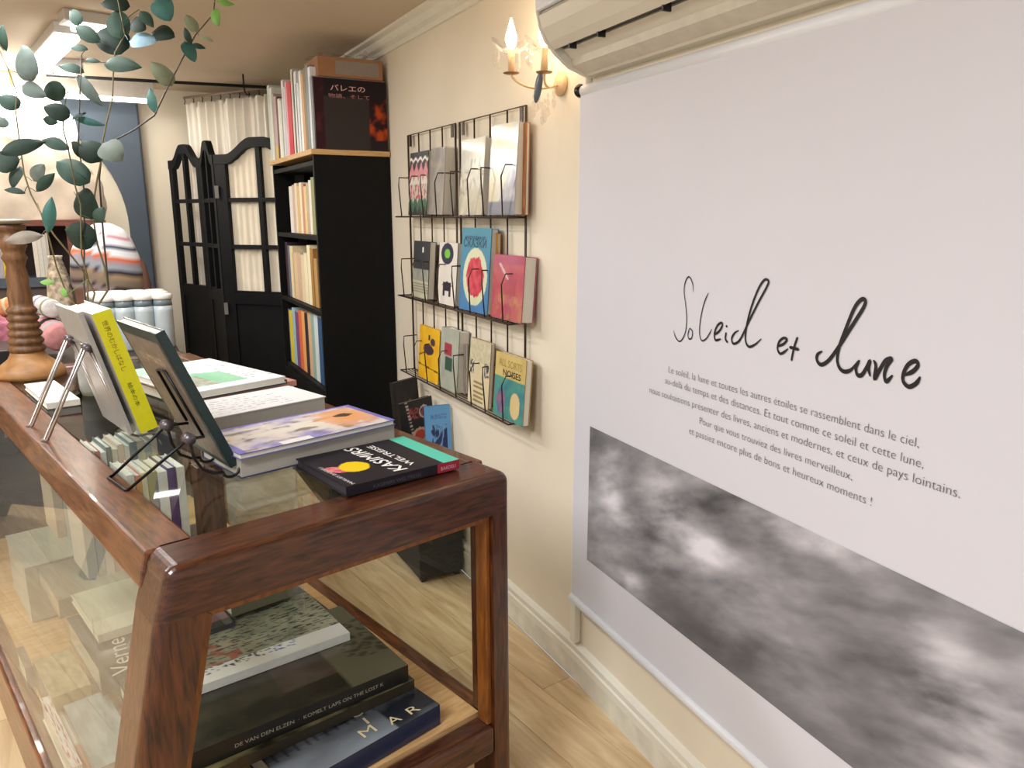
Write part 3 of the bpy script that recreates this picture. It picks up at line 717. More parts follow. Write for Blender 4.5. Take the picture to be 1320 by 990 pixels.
for body, a, b in (("Le soleil, la lune et toutes les autres étoiles se rassemblent dans le ciel,", (862.5, 480), (1185, 577)),
                   ("au-delà du temps et des distances. Et tout comme ce soleil et cette lune,", (858, 494), (1191, 604)),
                   ("nous souhaitions présenter des livres, anciens et modernes, et ceux de pays lointains.", (838, 506), (1238, 642)),
                   ("Pour que vous trouviez des livres merveilleux,", (902.5, 546), (1099, 619)),
                   ("et passiez encore plus de bons et heureux moments !", (889, 558.5), (1124, 652))):
    p = bn(*a); q = bn(*b)
    ang = atan2(q.y-p.y, q.x-p.x)
    text('text_line', body, M_INKG, ban, TR((p.x, p.y, .0022))@RZ(ang), width=(q-p).length, bold=-.016)

# ------------------------------------------------------------------ air conditioner
ACY = 1.86; MA = MN@TR((0, ACY-JY, 0))     # local x: minus = into room, local -y towards viewer
ac = thing('air_conditioner', 'ivory wall air conditioner above the white banner', 'air conditioner', MA)
ACL = .98
prof = [(0, 2.20), (-.15, 2.20), (-.178, 2.17), (-.184, 2.10), (-.184, 2.015), (-.178, 1.985), (-.160, 1.948), (-.128, 1.915), (-.085, 1.884), (-.03, 1.866), (0, 1.866)]
bm = bmesh.new()
# body with a recessed slot
body = [(0, 2.20), (-.15, 2.20), (-.170, 2.17), (-.174, 2.10), (-.172, 2.012), (-.15, 1.99), (-.10, 1.965), (-.085, 1.925), (-.078, 1.890), (-.03, 1.870), (0, 1.870)]
prism(bm, body, -ACL, -.012, (0, 2, 1)); bmesh_obj('body', bm, mat('ac_inner', 'cfc6b4', .4), ac)
bm = bmesh.new(); prism(bm, [(-.15, 2.202), (-.180, 2.17), (-.186, 2.10), (-.186, 2.018), (-.176, 2.014), (-.172, 2.17)], -ACL-.004, -.004, (0, 2, 1)); bmesh_obj('front_panel', bm, M_WHITEP, ac, bevel=.003)
bm = bmesh.new(); prism(bm, prof, -.014, 0, (0, 2, 1)); bmesh_obj('end_cap', bm, M_ACB, ac, bevel=.004)
bm = bmesh.new(); prism(bm, prof, -ACL-.014, -ACL, (0, 2, 1)); bmesh_obj('end_cap', bm, M_ACB, ac, bevel=.004)
bm = bmesh.new(); prism(bm, [(-.182, 2.005), (-.172, 1.974), (-.152, 1.942), (-.134, 1.925), (-.130, 1.930), (-.148, 1.950), (-.166, 1.980), (-.174, 2.008)], -ACL+.004, -.016, (0, 2, 1)); bmesh_obj('louver', bm, M_ACB, ac, bevel=.002)
bm = bmesh.new(); prism(bm, [(-.106, 1.928), (-.06, 1.890), (-.03, 1.868), (0, 1.868), (0, 1.90), (-.096, 1.946)], -ACL+.004, -.016, (0, 2, 1)); bmesh_obj('underside', bm, M_ACB, ac)
bm = bmesh.new(); prism(bm, [(-.134, 1.934), (-.12, 1.975), (-.085, 1.955), (-.106, 1.932)], -ACL+.006, -.018, (0, 2, 1)); bmesh_obj('air_outlet', bm, M_DKPL, ac)
for yy in (-.10, -.24, -.5):
    box('louver_clip', (-.136, -.115, yy-.003, yy+.003, 1.915, 1.94), M_DKPL, ac)

# ------------------------------------------------------------------ wall sconce
M_CREAMC = mat('cream_candle_sleeve', 'e9c89a', .5)
SX, SY, SZ = 1.205, 2.03, 1.875
sc = thing('wall_sconce', 'lit crystal candle sconce on the wall beside the air conditioner', 'wall lamp', (SX+.04, SY, SZ))
def S(p): return Vector(p)-Vector((SX+.04, SY, SZ))
lathe_obj('back_plate', [(.03, 0), (.034, .006), (.02, .014), (.008, .02)], M_CREAMC, sc, Matrix.Rotation(-pi/2, 4, 'Y'))
cpos = [onx(659, 95, 1.10), Vector((1.15, 1.97, 1.89))]
for k, c in enumerate(cpos):
    mid = Vector((SX-.04, (SY+c.y)/2, min(SZ, c.z)-.035))
    P = [Vector((SX+.03, SY, SZ)), mid, Vector((c.x, c.y, c.z-.02)), c]; q = []
    for i in range(17):
        t = i/16; q.append(S((1-t)**3*P[0]+3*(1-t)**2*t*P[1]+3*(1-t)*t*t*P[2]+t**3*P[3]))
    tube_obj('arm', q, .0035, M_CREAMC, sc)
    Mc = TR(S(c))
    lathe_obj('bobeche', [(.006, -.002), (.022, .0), (.024, .003), (.006, .004)], mat('brass', 'a9835a', .35, .7), sc, Mc)
    lathe_obj('candle_sleeve', [(.010, .002), (.010, .065)], M_CREAMC, sc, Mc)
    # petal dish
    bm = bmesh.new(); n = 36; rings = []
    for r_, z_ in ((.012, .064), (.03, .062), (.045, .072), (.055, .085)):
        rings.append([bm.verts.new((r_*(1+.12*cos(6*a)*(r_/.05))*cos(a), r_*(1+.12*cos(6*a)*(r_/.05))*sin(a), z_+.008*(r_/.05)*cos(6*a))) for a in [2*pi*j/n for j in range(n)]])
    for A_, B_ in zip(rings, rings[1:]):
        for j in range(n): bm.faces.new((A_[j], A_[(j+1) % n], B_[(j+1) % n], B_[j]))
    bmesh_obj('petal_dish', bm, M_CRYSTAL, sc, Mc, smooth=True)
    lathe_obj('bulb', [(.006, .066), (.012, .075), (.017, .088), (.016, .102), (.010, .12), (.005, .138), (.0015, .15)], emis('lit_bulb', (1, .82, .6), 30 if k == 0 else 8), sc, Mc, 16)
    for j in range(5):
        a = 2*pi*j/5+.6; x_, y_ = .052*cos(a), .052*sin(a)
        bm = bmesh.new()
        for zc, rr_ in ((.065, .005), (.05, .006), (.028, .008)):
            bmesh.ops.create_icosphere(bm, subdivisions=1, radius=rr_, matrix=TR((x_, y_, zc))@Matrix.Diagonal((.8, .8, 1.7, 1)))
        bmesh_obj('crystal_drop', bm, M_CRYSTAL, sc, Mc)
    if k == 0:
        pl_ = bpy.data.lights.new('sconce_bulb_light', 'POINT'); pl_.energy = 1.6; pl_.color = (1, .76, .5); pl_.shadow_soft_size = .02
        po = bpy.data.objects.new('sconce_bulb_light', pl_); COL.objects.link(po); po.location = c+Vector((0, 0, .10))
    else:
        pl_ = bpy.data.lights.new('sconce_bulb_light', 'POINT'); pl_.energy = .7; pl_.color = (1, .76, .5); pl_.shadow_soft_size = .02
        po = bpy.data.objects.new('sconce_bulb_light', pl_); COL.objects.link(po); po.location = c+Vector((0, 0, .16))
for j in range(7):
    a = j/6; p = S((SX-.01-.02*(j % 2), SY+.06-.10*a, SZ-.035-.02*(j % 3)))
    bm = bmesh.new()
    for zc, rr_ in ((.02, .005), (0, .007), (-.025, .009)):
        bmesh.ops.create_icosphere(bm, subdivisions=1, radius=rr_, matrix=TR(p+Vector((0, 0, zc)))@Matrix.Diagonal((.8, .8, 1.8, 1)))
    bmesh_obj('crystal_drop', bm, M_CRYSTAL, sc)
fe = bmesh.new(); c0 = S((1.14, 2.01, SZ+.0))
bmesh.ops.create_uvsphere(fe, u_segments=16, v_segments=12, radius=1, matrix=TR(S((1.16, 2.02, SZ-.015)))@Matrix.Rotation(.35, 4, 'X')@Matrix.Diagonal((.010, .014, .045, 1)))
bmesh_obj('smoked_drop', fe, mat('smoked_glass', '5b6670', .25), sc, smooth=True)['label'] = 'smoky grey crystal drop'

# ------------------------------------------------------------------ wall rack
RX = 1.232
rk = thing('magazine_rack', 'dark wire book rack with three tiers on the right wall', 'book rack', (RX, 2.22, .79))
def K(x, y, z): return Vector((x-RX, y-2.22, z-.79))
ztop, zbot = 1.838, .80
for y0, y1 in ((3.285, 2.775), (2.735, 2.222)):
    bm = bmesh.new(); tube(bm, [K(RX, y0, zbot), K(RX, y0, ztop), K(RX, y1, ztop), K(RX, y1, zbot)], .0045, 6, True)
    bmesh_obj('frame', bm, M_WIRE, rk, smooth=True)
    for k in range(1, 4):
        y = y0+(y1-y0)*k/4; tube_obj('wire', [K(RX, y, zbot), K(RX, y, ztop)], .0032, M_WIRE, rk, 6)
    for y in (y0-.03, y1+.03):
        box('hanging_tab', (K(0, y, 0).y*0-.002, .002, K(0, y, 0).y-.010, K(0, y, 0).y+.010, K(0, 0, 1.79).z, K(0, 0, ztop).z), M_WIRE, rk)
tiers = (1.492, 1.145, .800)
for zt in tiers:
    bm = bmesh.new(); xo = RX-.065
    tube(bm, [K(RX, 3.29, zt), K(xo, 3.29, zt), K(xo, 2.222, zt), K(RX, 2.222, zt)], .0035, 6, True)
    for k in range(1, 4): tube(bm, [K(RX-.065*k/4, 3.29, zt), K(RX-.065*k/4, 2.222, zt)], .002, 6)
    bmesh_obj('tray', bm, M_WIRE, rk, smooth=True)
    for y0, y1 in ((3.235, 3.08), (2.98, 2.80), (2.68, 2.50), (2.42, 2.24)):
        if (y0, zt) == (2.98, 1.492): pass
        tube_obj('guard_wire', [K(xo, y0-.02, zt), K(xo-.008, y0-.015, zt+.13), K(xo+.0, y0, zt+.165), K(RX, y0+.01, zt+.165)], .0026, M_WIRE, rk, 6)
        tube_obj('guard_wire', [K(xo, y1+.02, zt), K(xo-.008, y1+.015, zt+.13), K(xo+.0, y1, zt+.165), K(RX, y1-.01, zt+.165)], .0026, M_WIRE, rk, 6)

def rackbook(px0, px1, ytop, zt, t, cover, label, fn, n=44, xw=1.18, wrap=False, lets=(), name='picture_book', artm=None, tilt=4, group=None):
    ya = onx(px0, 300, xw).y; yb = onx(px1, 300, xw).y
    ztp = onx((px0+px1)/2, ytop, xw+.015).z; h = ztp-zt-.006; w_ = ya-yb
    # local X towards the camera side (-y), Y up, Z = into the room (-x)
    mw = frame((xw+t, ya, zt+.006), (0, -1, 0), (0, 0, 1))@Matrix.Rotation(-R(tilt), 4, 'X')
    b = book(name, w_, h, t, cover, mw, label, 'book', group, None, fn, None, artm, n, wrap)
    for body, x, y, ww, hh, c in lets: text('lettering', body, c, b, TR((w_*x, h*y, t+.0009)), width=w_*ww, height=hh, bold=.012)
    return b
def zig(u, v):
    k = v*6+.8*abs((u*4) % 1-.5)*2; i = int(k)
    c = ['2a2426', '3a6a4a', 'c9c4b8', 'e0dccf', 'd98a90', '1f1c1e', '2a2426', '1f1c1e'][i % 8]
    if v > .80 and abs(v-.88-.02*sin(u*25)) < .022: return lin('f0ece4')
    if .25 < v < .5: return mixc('cfc8b8', 'c95060', 1 if nz(u, v, 12, 1) > .15 else 0)
    return lin(c)
rackbook(527, 550, 196, tiers[0], .016, cm('2a2426'), 'narrow black book with white zigzag and pink shapes in the top tier', zig)
def plain(c1, c2, s=4, seed=0):
    return lambda u, v: mixc(c1, c2, .5+1.2*nz(u, v, s, seed))
rackbook(553, 571, 192, tiers[0], .05, cm('a89f94'), 'grey wrapped book second from left in the top tier', plain('b5ada2', '9a9086', 3, 3), wrap=True)
def cream(u, v): 
    c = mixc('e6dfc8', 'cfc8ae', .5+nz(u, v, 5, 4))
    if .25 < v < .75 and nz(u, v, 8, 6) > .2: c = lin('a8a48c')
    return c
rackbook(592, 621, 180, tiers[0], .03, cm('d9d4c4'), 'cream wrapped book third from left in the top tier', cream, wrap=True)
def moon(u, v):
    c = mixc('efe2b4', 'e2e2dc', .5+nz(u, v, 4, 7))
    if v < .55-u*-.0 and u+ (.6-v) > .85: c = mixc('8288a8', 'c4c8d4', .5+nz(u, v, 7, 8))
    if v < .14: c = lin('707890')
    return c
rackbook(629, 662, 161, tiers[0], .035, cm('b9bcc4'), 'tall pale yellow and blue-grey wrapped book at the right end of the top tier', moon, wrap=True)
rackbook(666, 677, 160, tiers[0], .012, cm('a96a3c'), 'slim orange-brown book standing behind the tall one in the top tier', plain('b9783f', '8a5230'), xw=1.212, tilt=1)
def night(u, v):
    c = lin('33353a')
    if v < .52: c = mixc('8f938c', 'a9aa98', .5+nz(u, v, 6, 2))
    if v < .30: c = lin('c4c0a8') if (v*20) % 1 > .3 else lin('8a8874')
    if abs(u-.6) < .05 and abs(v-.85) < .05: c = lin('f0f0ea')
    return c
rackbook(529, 549, 311, tiers[1], .03, cm('4a4a46'), 'dark grey book with tiny white moon at left of the middle tier', night)
def tgt(u, v):
    c = lin('e6dfd4')
    d = sqrt(((u-.45)/.34)**2+((v-.82)/.17)**2)
    if d < 1: c = lin('1c2644')
    if d < .45: c = lin('7ac63a')
    if abs(u-.5) < .22 and .14 < v < .36 and not (abs(u-.5) < .1 and v < .22): c = lin('2a2230')
    if abs(u-.5) < .34-(v-.3)*4 and .3 < v < .38: c = lin('2a2230')
    return c
rackbook(562, 585, 313, tiers[1], .04, cm('8a6a58'), 'white book with green eye and dark pagoda in the middle tier', tgt, n=70)
def melon(u, v):
    c = mixc('4f97ac', '4a82b8', 1-v)
    e = sqrt(((u-.52)/.36)**2+((v-.42)/.30)**2)
    if e < 1.15: c = lin('dfe2bc')
    if e < .82+.1*nz(u, v, 10, 3): c = mixc('c8283f', 'e25a6a', .5+nz(u, v, 9, 2))
    return c
rackbook(590, 627, 294, tiers[1], .028, cm('3f7f98'), 'tall blue book with red melon picture in the middle tier', melon, n=70, lets=(('СКАЗКИ', .08, .77, .78, .032, cm('24445c')), ('народные', .12, .87, .7, .014, cm('24445c'))))
rackbook(628, 640, 300, tiers[1], .012, cm('c98a2c'), 'slim orange book behind the blue melon book', plain('d0922f', 'b87a24'), xw=1.214, tilt=1)
def pink(u, v):
    c = mixc('c83c60', 'd25a58', .5+nz(u, v, 4, 13))
    if v < .4 and nz(u, v, 5, 14) > .1: c = mixc(c, 'd08a4a', .7)
    if abs((u-.3)*.8+(v-.8)) < .03 and v > .62: c = lin('f4ccd0')
    if v > .86: c = lin('c22f62')
    return c
rackbook(632, 672, 330, tiers[1], .045, cm('a82c4c'), 'pink-red wrapped book at the right end of the middle tier', pink, n=50, wrap=True)
def cat_(u, v):
    c = mixc('e0a318', 'edc02c', .5+nz(u, v, 3, 4))
    if ((u-.48)/.26)**2+((v-.58)/.10)**2 < 1: c = lin('4a3440')
    if ((u-.68)/.12)**2+((v-.74)/.07)**2 < 1: c = lin('4a3440')
    if abs(v-(.26-.04*u)) < .012 or abs(v-.45-.3*(u-.1)) < .012 and u < .3: c = lin('5a3a20')
    if .45 < u < .55 and .76 < v < .86: c = lin('4a3440')
    return c
rackbook(534, 560, 420, tiers[2], .014, cm('c08a1c'), 'yellow book with a dark cat at the left of the bottom tier', cat_, n=60)
def redh(u, v):
    c = mixc('b3b7a8', 'a6ab9c', .5+nz(u, v, 3, 4))
    if .2 < u < .65 and .55 < v < .76: c = lin('a83c4a')
    if .28 < u < .7 and .3 < v < .55: c = lin('3c5a48')
    return c
rackbook(562, 585, 423, tiers[2], .045, cm('8c9084'), 'grey-green book with red and dark green blocks in the bottom tier', redh, n=40)
def crm(u, v):
    c = lin('e2d3ae')
    if v > .66: c = mixc('d9cfb0', 'c6bc98', .5+nz(u, v, 12, 3))
    if .45 < v < .68 and (abs(u-.15) < .1 or abs(u-.85) < .1) and nz(u, v, 14, 8) > -.1: c = lin('4a5560')
    if v < .38 and .25 < u < .75 and (v*14) % 1 > .55: c = lin('9a8658')
    return c
rackbook(600, 627, 437, tiers[2], .016, cm('9a7a4c'), 'cream book with small dark figures in the bottom tier', crm, n=60)
def noi(u, v):
    if v > .62: c = mixc('d8c07c', 'ceb46c', .5+nz(u, v, 5, 2)); 
    else:
        c = mixc('3f8490', '5a9c8c', .5+nz(u, v, 4, 3))
        if ((u-.72)/.16)**2+((v-.25)/.2)**2 < 1: c = lin('e0c890')
        if ((u-.25)/.14)**2+((v-.25)/.2)**2 < 1: c = mixc('506a98', 'a86a7a', .5+nz(u, v, 8))
    return c
rackbook(634, 674, 457, tiers[2], .026, cm('a88a54'), 'teal and tan book titled NOISES at the right of the bottom tier', noi, n=50,
         lets=(('NOISES', .28, .665, .58, .022, M_INK), ("ALL SORTS", .12, .80, .76, .026, cm('a98f4c'))))
rackbook(587, 597, 440, tiers[2], .012, cm('8c8478'), 'grey-brown book leaning behind the cream book in the bottom tier', plain('8f867a', 'a59a8c'), xw=1.212, tilt=1)

# ------------------------------------------------------------------ bookcase
BX0, BX1, BY0, BY1 = .885, 1.244, 3.57, 4.50
bc = thing('bookcase', 'tall black bookcase with oak top board against the right wall', 'bookcase', (BX0, BY0, 0))
def bb(name, x0, x1, y0, y1, z0, z1, m, bev=.002): return box(name, (x0-BX0, x1-BX0, y0-BY0, y1-BY0, z0, z1), m, bc, bevel=bev)
bb('side_panel', BX0, BX1, BY0, BY0+.022, 0, 1.765, M_BLACKC); bb('side_panel', BX0, BX1, BY1-.022, BY1, 0, 1.765, M_BLACKC)
bb('back_panel', BX1-.01, BX1, BY0+.022, BY1-.022, 0, 1.765, M_BLACKC)
for z in (.05, .665, 1.05, 1.405, 1.742): bb('shelf', BX0+.003, BX1-.01, BY0+.022, BY1-.022, z-.022, z, M_BLACKC)
bb('top_board', BX0-.012, BX1, BY0-.012, BY1+.01, 1.766, 1.79, M_LIGHTW, .003)
bb('plinth', BX0+.01, BX0+.03, BY0+.022, BY1-.022, 0, .05-.022, M_BLACKC)
dbx = bb('drawer_front', BX0-.004, BX0+.014, BY0+.024, BY1-.024, .40, .64, M_BLACKC)

def shelf_book(X, px0, px1, ytop, zb, dep, c, label, group, lean_=0, name='book', band=None):
    ya = onx(px0, ytop, X).y; yb = onx(px1, ytop, X).y
    h = onx((px0+px1)/2, ytop, X).z-zb-.002; t = ya-yb-.0008
    mw = frame((X, ya, zb+.001), (1, 0, 0), (0, 0, 1))   # X into the shelf, Y up, Z = -y (towards camera)
    if lean_: mw = mw@Matrix.Rotation(R(lean_), 4, 'X')
    b = book(name, dep, h, max(.004, t), cm(c), mw, label, 'book', group)
    if band:
        z0, z1, c2 = band; box('spine_band', (-.0008, 0, h*z0, h*z1, 0, max(.004, t)), cm(c2), b)
    return b
top = [(343.5, 346.5, 110, 'c8d0c4', 'grey-green'), (346.5, 350, 113, 'e4e6dc', 'white'), (350, 353, 121, 'b9a9a0', 'taupe'), (353, 356, 124, 'caa7a6', 'dusty pink'),
       (356, 358.5, 125, '5a3038', 'maroon'), (358.5, 361, 127, 'e8ead8', 'ivory'), (361, 363.5, 129, 'd8dcd0', 'pale grey'), (363.5, 366, 103, 'efe9ee', 'slim white'), (366, 369, 112, 'dcd4d8', 'lilac white'),
       (369, 371, 105, 'e8a0a8', 'light pink'), (371, 376.5, 105, 'c8102e', 'bright red'), (376.5, 379, 89, 'd8d0c0', 'tall beige'), (379, 381, 93, '2a2a2a', 'black'), (381, 384, 92, 'f0f0ec', 'tall white'),
       (384, 388, 107, 'dfe4e4', 'white spiral-bound'), (388, 391, 91, 'f2f2ee', 'off-white'), (391, 394, 95, 'd9a06a', 'orange-tan'), (394, 397, 88, '8a7a4a', 'olive'), (397, 401, 84, '7c8488', 'blue-grey'),
       (401, 404, 86, 'e8e8ea', 'white glossy'), (404, 407, 98, '8a8a8c', 'mid grey')]
for i, (a, b, yt, c, nm) in enumerate(top):
    a = 343.5+(a-343.5)*.915; b = 343.5+(b-343.5)*.915
    band = (0, .22, 'd9b43c') if nm in ('dusty pink',) else None
    shelf_book(BX0+.012, a, b, yt, 1.791, .21, c, '%s book standing in the row on top of the bookcase' % nm, 'books on top of the bookcase', 0, band=band)
def shelf_row(specs, zb, place, group):
    for a, b, yt, c, nm in specs: shelf_book(BX0+.03, a, b, yt, zb, .18, c, '%s book on %s' % (nm, place), group)
shelf_row([(372, 376, 240, 'ddd8cc', 'pale grey'), (376, 379, 238, 'c8a8a0', 'pinkish'), (379, 382, 236, 'e2d4b4', 'cream'), (382, 385, 240, 'd8b478', 'tan'), (385, 388, 235, 'e8dcc0', 'ivory'), (388, 391, 237, 'c88a70', 'terracotta'), (391, 394, 240, 'e2c890', 'sandy yellow'), (394, 397, 236, 'b8a890', 'taupe'), (397, 400, 232, 'e8e0d0', 'tall white'), (400, 405, 228, '8a9060', 'olive')], 1.406, 'the top shelf of the bookcase', 'books on the top shelf of the bookcase')
shelf_row([(367, 370, 312, '3a2030', 'dark maroon'), (370, 373, 316, '5a6878', 'slate blue'), (373, 377, 317, 'e0cca0', 'cream yellow'), (377, 382, 325, 'd4b890', 'sandy'), (382, 387, 325, 'c8a890', 'pinkish tan'), (387, 391, 328, 'dcc8a0', 'pale tan'), (391, 395, 326, 'e4d8b8', 'ivory'), (395, 399, 316, 'e8dcb8', 'tall pale yellow'), (399, 403, 320, 'a87838', 'ochre'), (403, 408, 333, 'b08850', 'short tan')], 1.051, 'the middle shelf of the bookcase', 'books on the middle shelf of the bookcase')
shelf_row([(364, 368, 394, 'd8b050', 'mustard'), (368, 372, 397, '4868a0', 'blue'), (372, 376, 400, 'd8c028', 'bright yellow'), (376, 380, 397, '9ab8c0', 'pale blue'), (380, 384, 402, '7a4878', 'plum'), (384, 388, 400, 'd8683a', 'orange'), (388, 392, 401, 'e0a060', 'light orange'), (392, 396, 404, '28242a', 'black'), (396, 400, 403, 'd0a880', 'beige'), (400, 404, 404, '8aa8a0', 'sage'), (404, 409, 406, 'c8d0d0', 'white'), (409, 414, 410, '2c5078', 'navy')], .666, 'the lower shelf of the bookcase', 'books on the lower shelf of the bookcase')

# big dark box book facing us, on the bookcase
def ballet(u, v):
    c = mixc('2c2026', '241c20', v)
    if u < .14: c = mixc('1a1214', '6a3038', .2+.7*max(0, nz(u, v, 5, 2)))
    elif u < .76 and v < .75: c = lin('3a3230')
    elif u > .74 and v > .15 and v < .75: c = mixc('2a181c', 'b8481c', .15+1.6*nz(u, v, 6, 5))
    return c
xa = ony(408, 190, 3.56).x; xb = ony(500, 190, 3.56).x
bh = ony(455, 103, 3.56).z-1.791
fb = book('boxed_book', xb-xa, bh, .045, cm('1c1416', .3), frame((xa, 3.605, 1.791), (1, 0, 0), (0, 0, 1)), 'large dark boxed ballet book standing face-out on top of the bookcase', 'book', None, None, ballet, None, M_ARTM, 50)
text('lettering', 'バレエの', cm('d8a8a0'), fb, TR((.075, bh-.05, .0458)), width=.16, height=.026, bold=.01)
text('lettering', '物語、そして', cm('b87878'), fb, TR((.065, bh-.08, .0458)), width=.19, height=.018)
bm = bmesh.new()
bx = thing('cardboard_box', 'flat brown cardboard box lying on the boxed book, topped with plastic', 'box', (xa+.025, 3.565, 1.798+bh))
box('body', (0, .30, 0, .24, 0, .085), mat('kraft_card', 'a0704c', .7), bx, bevel=.003)
box('label_panel', (.08, .28, -.001, 0, .012, .07), cm('8f8378'), bx)
box('support_book', (0, .31, .01, .25, -.006, 0), cm('b8787a'), bx)
bm = bmesh.new(); bmesh.ops.create_grid(bm, x_segments=24, y_segments=16, size=.5, matrix=Matrix.Diagonal((.30, .26, 1, 1)))
for v in bm.verts: v.co.z = .03*abs(noise.noise(v.co*14))+.02*noise.noise(v.co*35)+.008
bmesh_obj('crumpled_plastic', bm, M_FILM, bx, TR((.15, .12, .09)))

# books and crate on the floor by the wall
cr = thing('floor_crate', 'low dark crate on the floor against the wall beyond the display case', 'crate', (1.03, 2.75, 0))
box('body', (0, .195, 0, .56, .02, .30), mat('charcoal_crate', '2b2a2c', .6), cr, bevel=.004); box('lid', (-.006, .2, -.006, .566, .30, .318), mat('charcoal_crate2', '39383a', .5), cr, bevel=.003)
for fx in (.01, .16):
    for fy in (.01, .52): box('foot', (fx, fx+.025, fy, fy+.025, 0, .02), M_DKPL, cr)
def faceout(name, px0, xl, px1, xr, ytop, zb, t, cover, label, fn, n=50, tilt=5):
    a = onx(px0, 540, xl); b = onx(px1, 540, xr); a.z = b.z = zb; d = b-a
    zt_ = onpl((px0+px1)/2, ytop, a, Vector((d.y, -d.x, 0))).z
    mw = frame(a, d, (0, 0, 1))@Matrix.Rotation(-R(tilt), 4, 'X')
    return book(name, d.length, zt_-zb, t, cover, mw, label, 'book', None, None, fn, None, None, n)
faceout('picture_book', 512, 1.09, 543, 1.235, 490, .319, .02, cm('16151a', .3), 'black book rearmost of the three leaning on the crate by the wall', lambda u, v: lin('c9a860') if ((u-.62)/.08)**2+((v-.72)/.08)**2 < 1 else mixc('16151a', '24222a', .5+nz(u, v, 5)))
def redb(u, v):
    c = lin('141216'); d = sqrt(((u-.55)/.24)**2+((v-.25)/.16)**2)
    if d < 1: c = lin('e8b8a0')
    if d < .7: c = lin('d84830')
    if .25 < u < .7 and .62 < v < .85 and nz(u, v, 14, 3) > 0: c = lin('b84848')
    if abs(sqrt(((u-.72)/.13)**2+((v-.72)/.12)**2)-1) < .12: c = lin('e4dcd8')
    if abs(u-(.2+.2*(1-v))) < .04 and (v*14) % 1 > .5: c = lin('d8c8c4')
    return c
faceout('picture_book', 518, 1.05, 560, 1.232, 516, .319, .02, cm('141216', .3), 'black book with red and white drawings leaning by the wall', lambda u, v: redb(u, 1-(1-v)*1.9), n=90)
def blueb(u, v):
    c = mixc('5f9fd8', '6aa8dc', v)
    if .2 < u < .85 and v < .6: c = mixc('1c2c60', '7ab8f0', max(0, 1-abs(nz(u, v, 3, 6)*4+.2)))
    if .2 < u < .85 and .72 < v < .82 and nz(u, v, 30, 3) > 0: c = lin('3f78b8')
    return c
faceout('picture_book', 549, 1.125, 582, 1.236, 524, .319, .016, cm('3f7cb4', .3), 'bright blue book nearest of the three leaning by the wall', lambda u, v: blueb(u, 1-(1-v)*1.9), n=80)

# ------------------------------------------------------------------ folding screen
scrn = thing('folding_screen', 'black folding screen with arched glazed panels beside the bookcase', 'folding screen', (.5, 5.3, 0))
def screen_panel(P0, P1, fabric, wstile=.045, Htop=1.93, Hs=1.84, mid=True):
    P0 = Vector((P0.x, P0.y, 0)); P1 = Vector((P1.x, P1.y, 0)); w_ = (P1-P0).length
    r = bpy.data.objects.new('panel', None); COL.objects.link(r); r.parent = scrn
    r.matrix_local = scrn.matrix_world.inverted()@frame(P0, P1-P0, (0, 0, 1))
    def arch(x):
        e = x/w_; e = min(e, 1-e)
        s = max(0, min(1, (e-.13)/.30)); s = s*s*(3-2*s); return Hs+(Htop-Hs)*s
    t0, t1 = -.016, .016
    for x0 in (0, w_-wstile):
        bm = bmesh.new(); prism(bm, [(x0, .03), (x0+wstile, .03), (x0+wstile, arch(x0+wstile)-.01), (x0, arch(x0)-.01)], t0, t1, (0, 1, 2)); bmesh_obj('stile', bm, M_BLACKS, r, bevel=.003)
    bm = bmesh.new(); N = 24; xs = [w_*i/N for i in range(N+1)]
    prism(bm, [(x, arch(x)) for x in xs]+[(x, arch(x)-.055) for x in xs[::-1]], t0-.003, t1+.003, (0, 1, 2)); bmesh_obj('arched_rail', bm, M_BLACKS, r, bevel=.002)
    for z in (1.045, 1.316, 1.585): box('glazing_bar', (wstile, w_-wstile, z-.012, z+.012, t0+.003, t1-.003), M_BLACKS, r)
    box('mullion', (w_/2-.014, w_/2+.014, 1.05, arch(w_/2)-.05, t0+.002, t1-.002), M_BLACKS, r)
    box('rail', (wstile, w_-wstile, .98, 1.04, t0, t1), M_BLACKS, r); box('rail', (wstile, w_-wstile, .06, .14, t0, t1), M_BLACKS, r)
    box('solid_panel', (wstile, w_-wstile, .14, .98, -.008, .008), M_BLACKS, r)
    if fabric:
        bm = bmesh.new(); n = 60; vs_ = []
        for i in range(n+1):
            x = wstile+(w_-2*wstile)*i/n
            vs_.append([bm.verts.new((x, z, -.012+.003*sin(i*1.1)+.002*sin(i*.4+z*3))) for z in (1.05, 1.3, 1.6, arch(x)-.05)])
        for i in range(n):
            for k in range(3): bm.faces.new((vs_[i][k], vs_[i+1][k], vs_[i+1][k+1], vs_[i][k+1]))
        bmesh_obj('fabric_lining', bm, mat('screen_fabric', 'ded2bc', .85, var=.1, scale=5), r, smooth=True)
    return r
sA0, sA1 = ondepth(228, 300, 5.10), ondepth(267, 300, 4.86)
sB1 = ondepth(285, 300, 4.60); sC1 = ondepth(398, 300, 4.42)
screen_panel(sA0, sA1, False); screen_panel(sA1, sB1, False); screen_panel(sB1, sC1, True, .075)
for p, z in ((sB1, 1.63), (sB1, .95)):
    q = scrn.matrix_world.inverted()@Vector((p.x-.01, p.y-.03, z)); box('hinge', (-.01, .01, -.006, .006, -.035, .035), mat('steel_hinge', '9a9a98', .3, .8), scrn, TR(q))

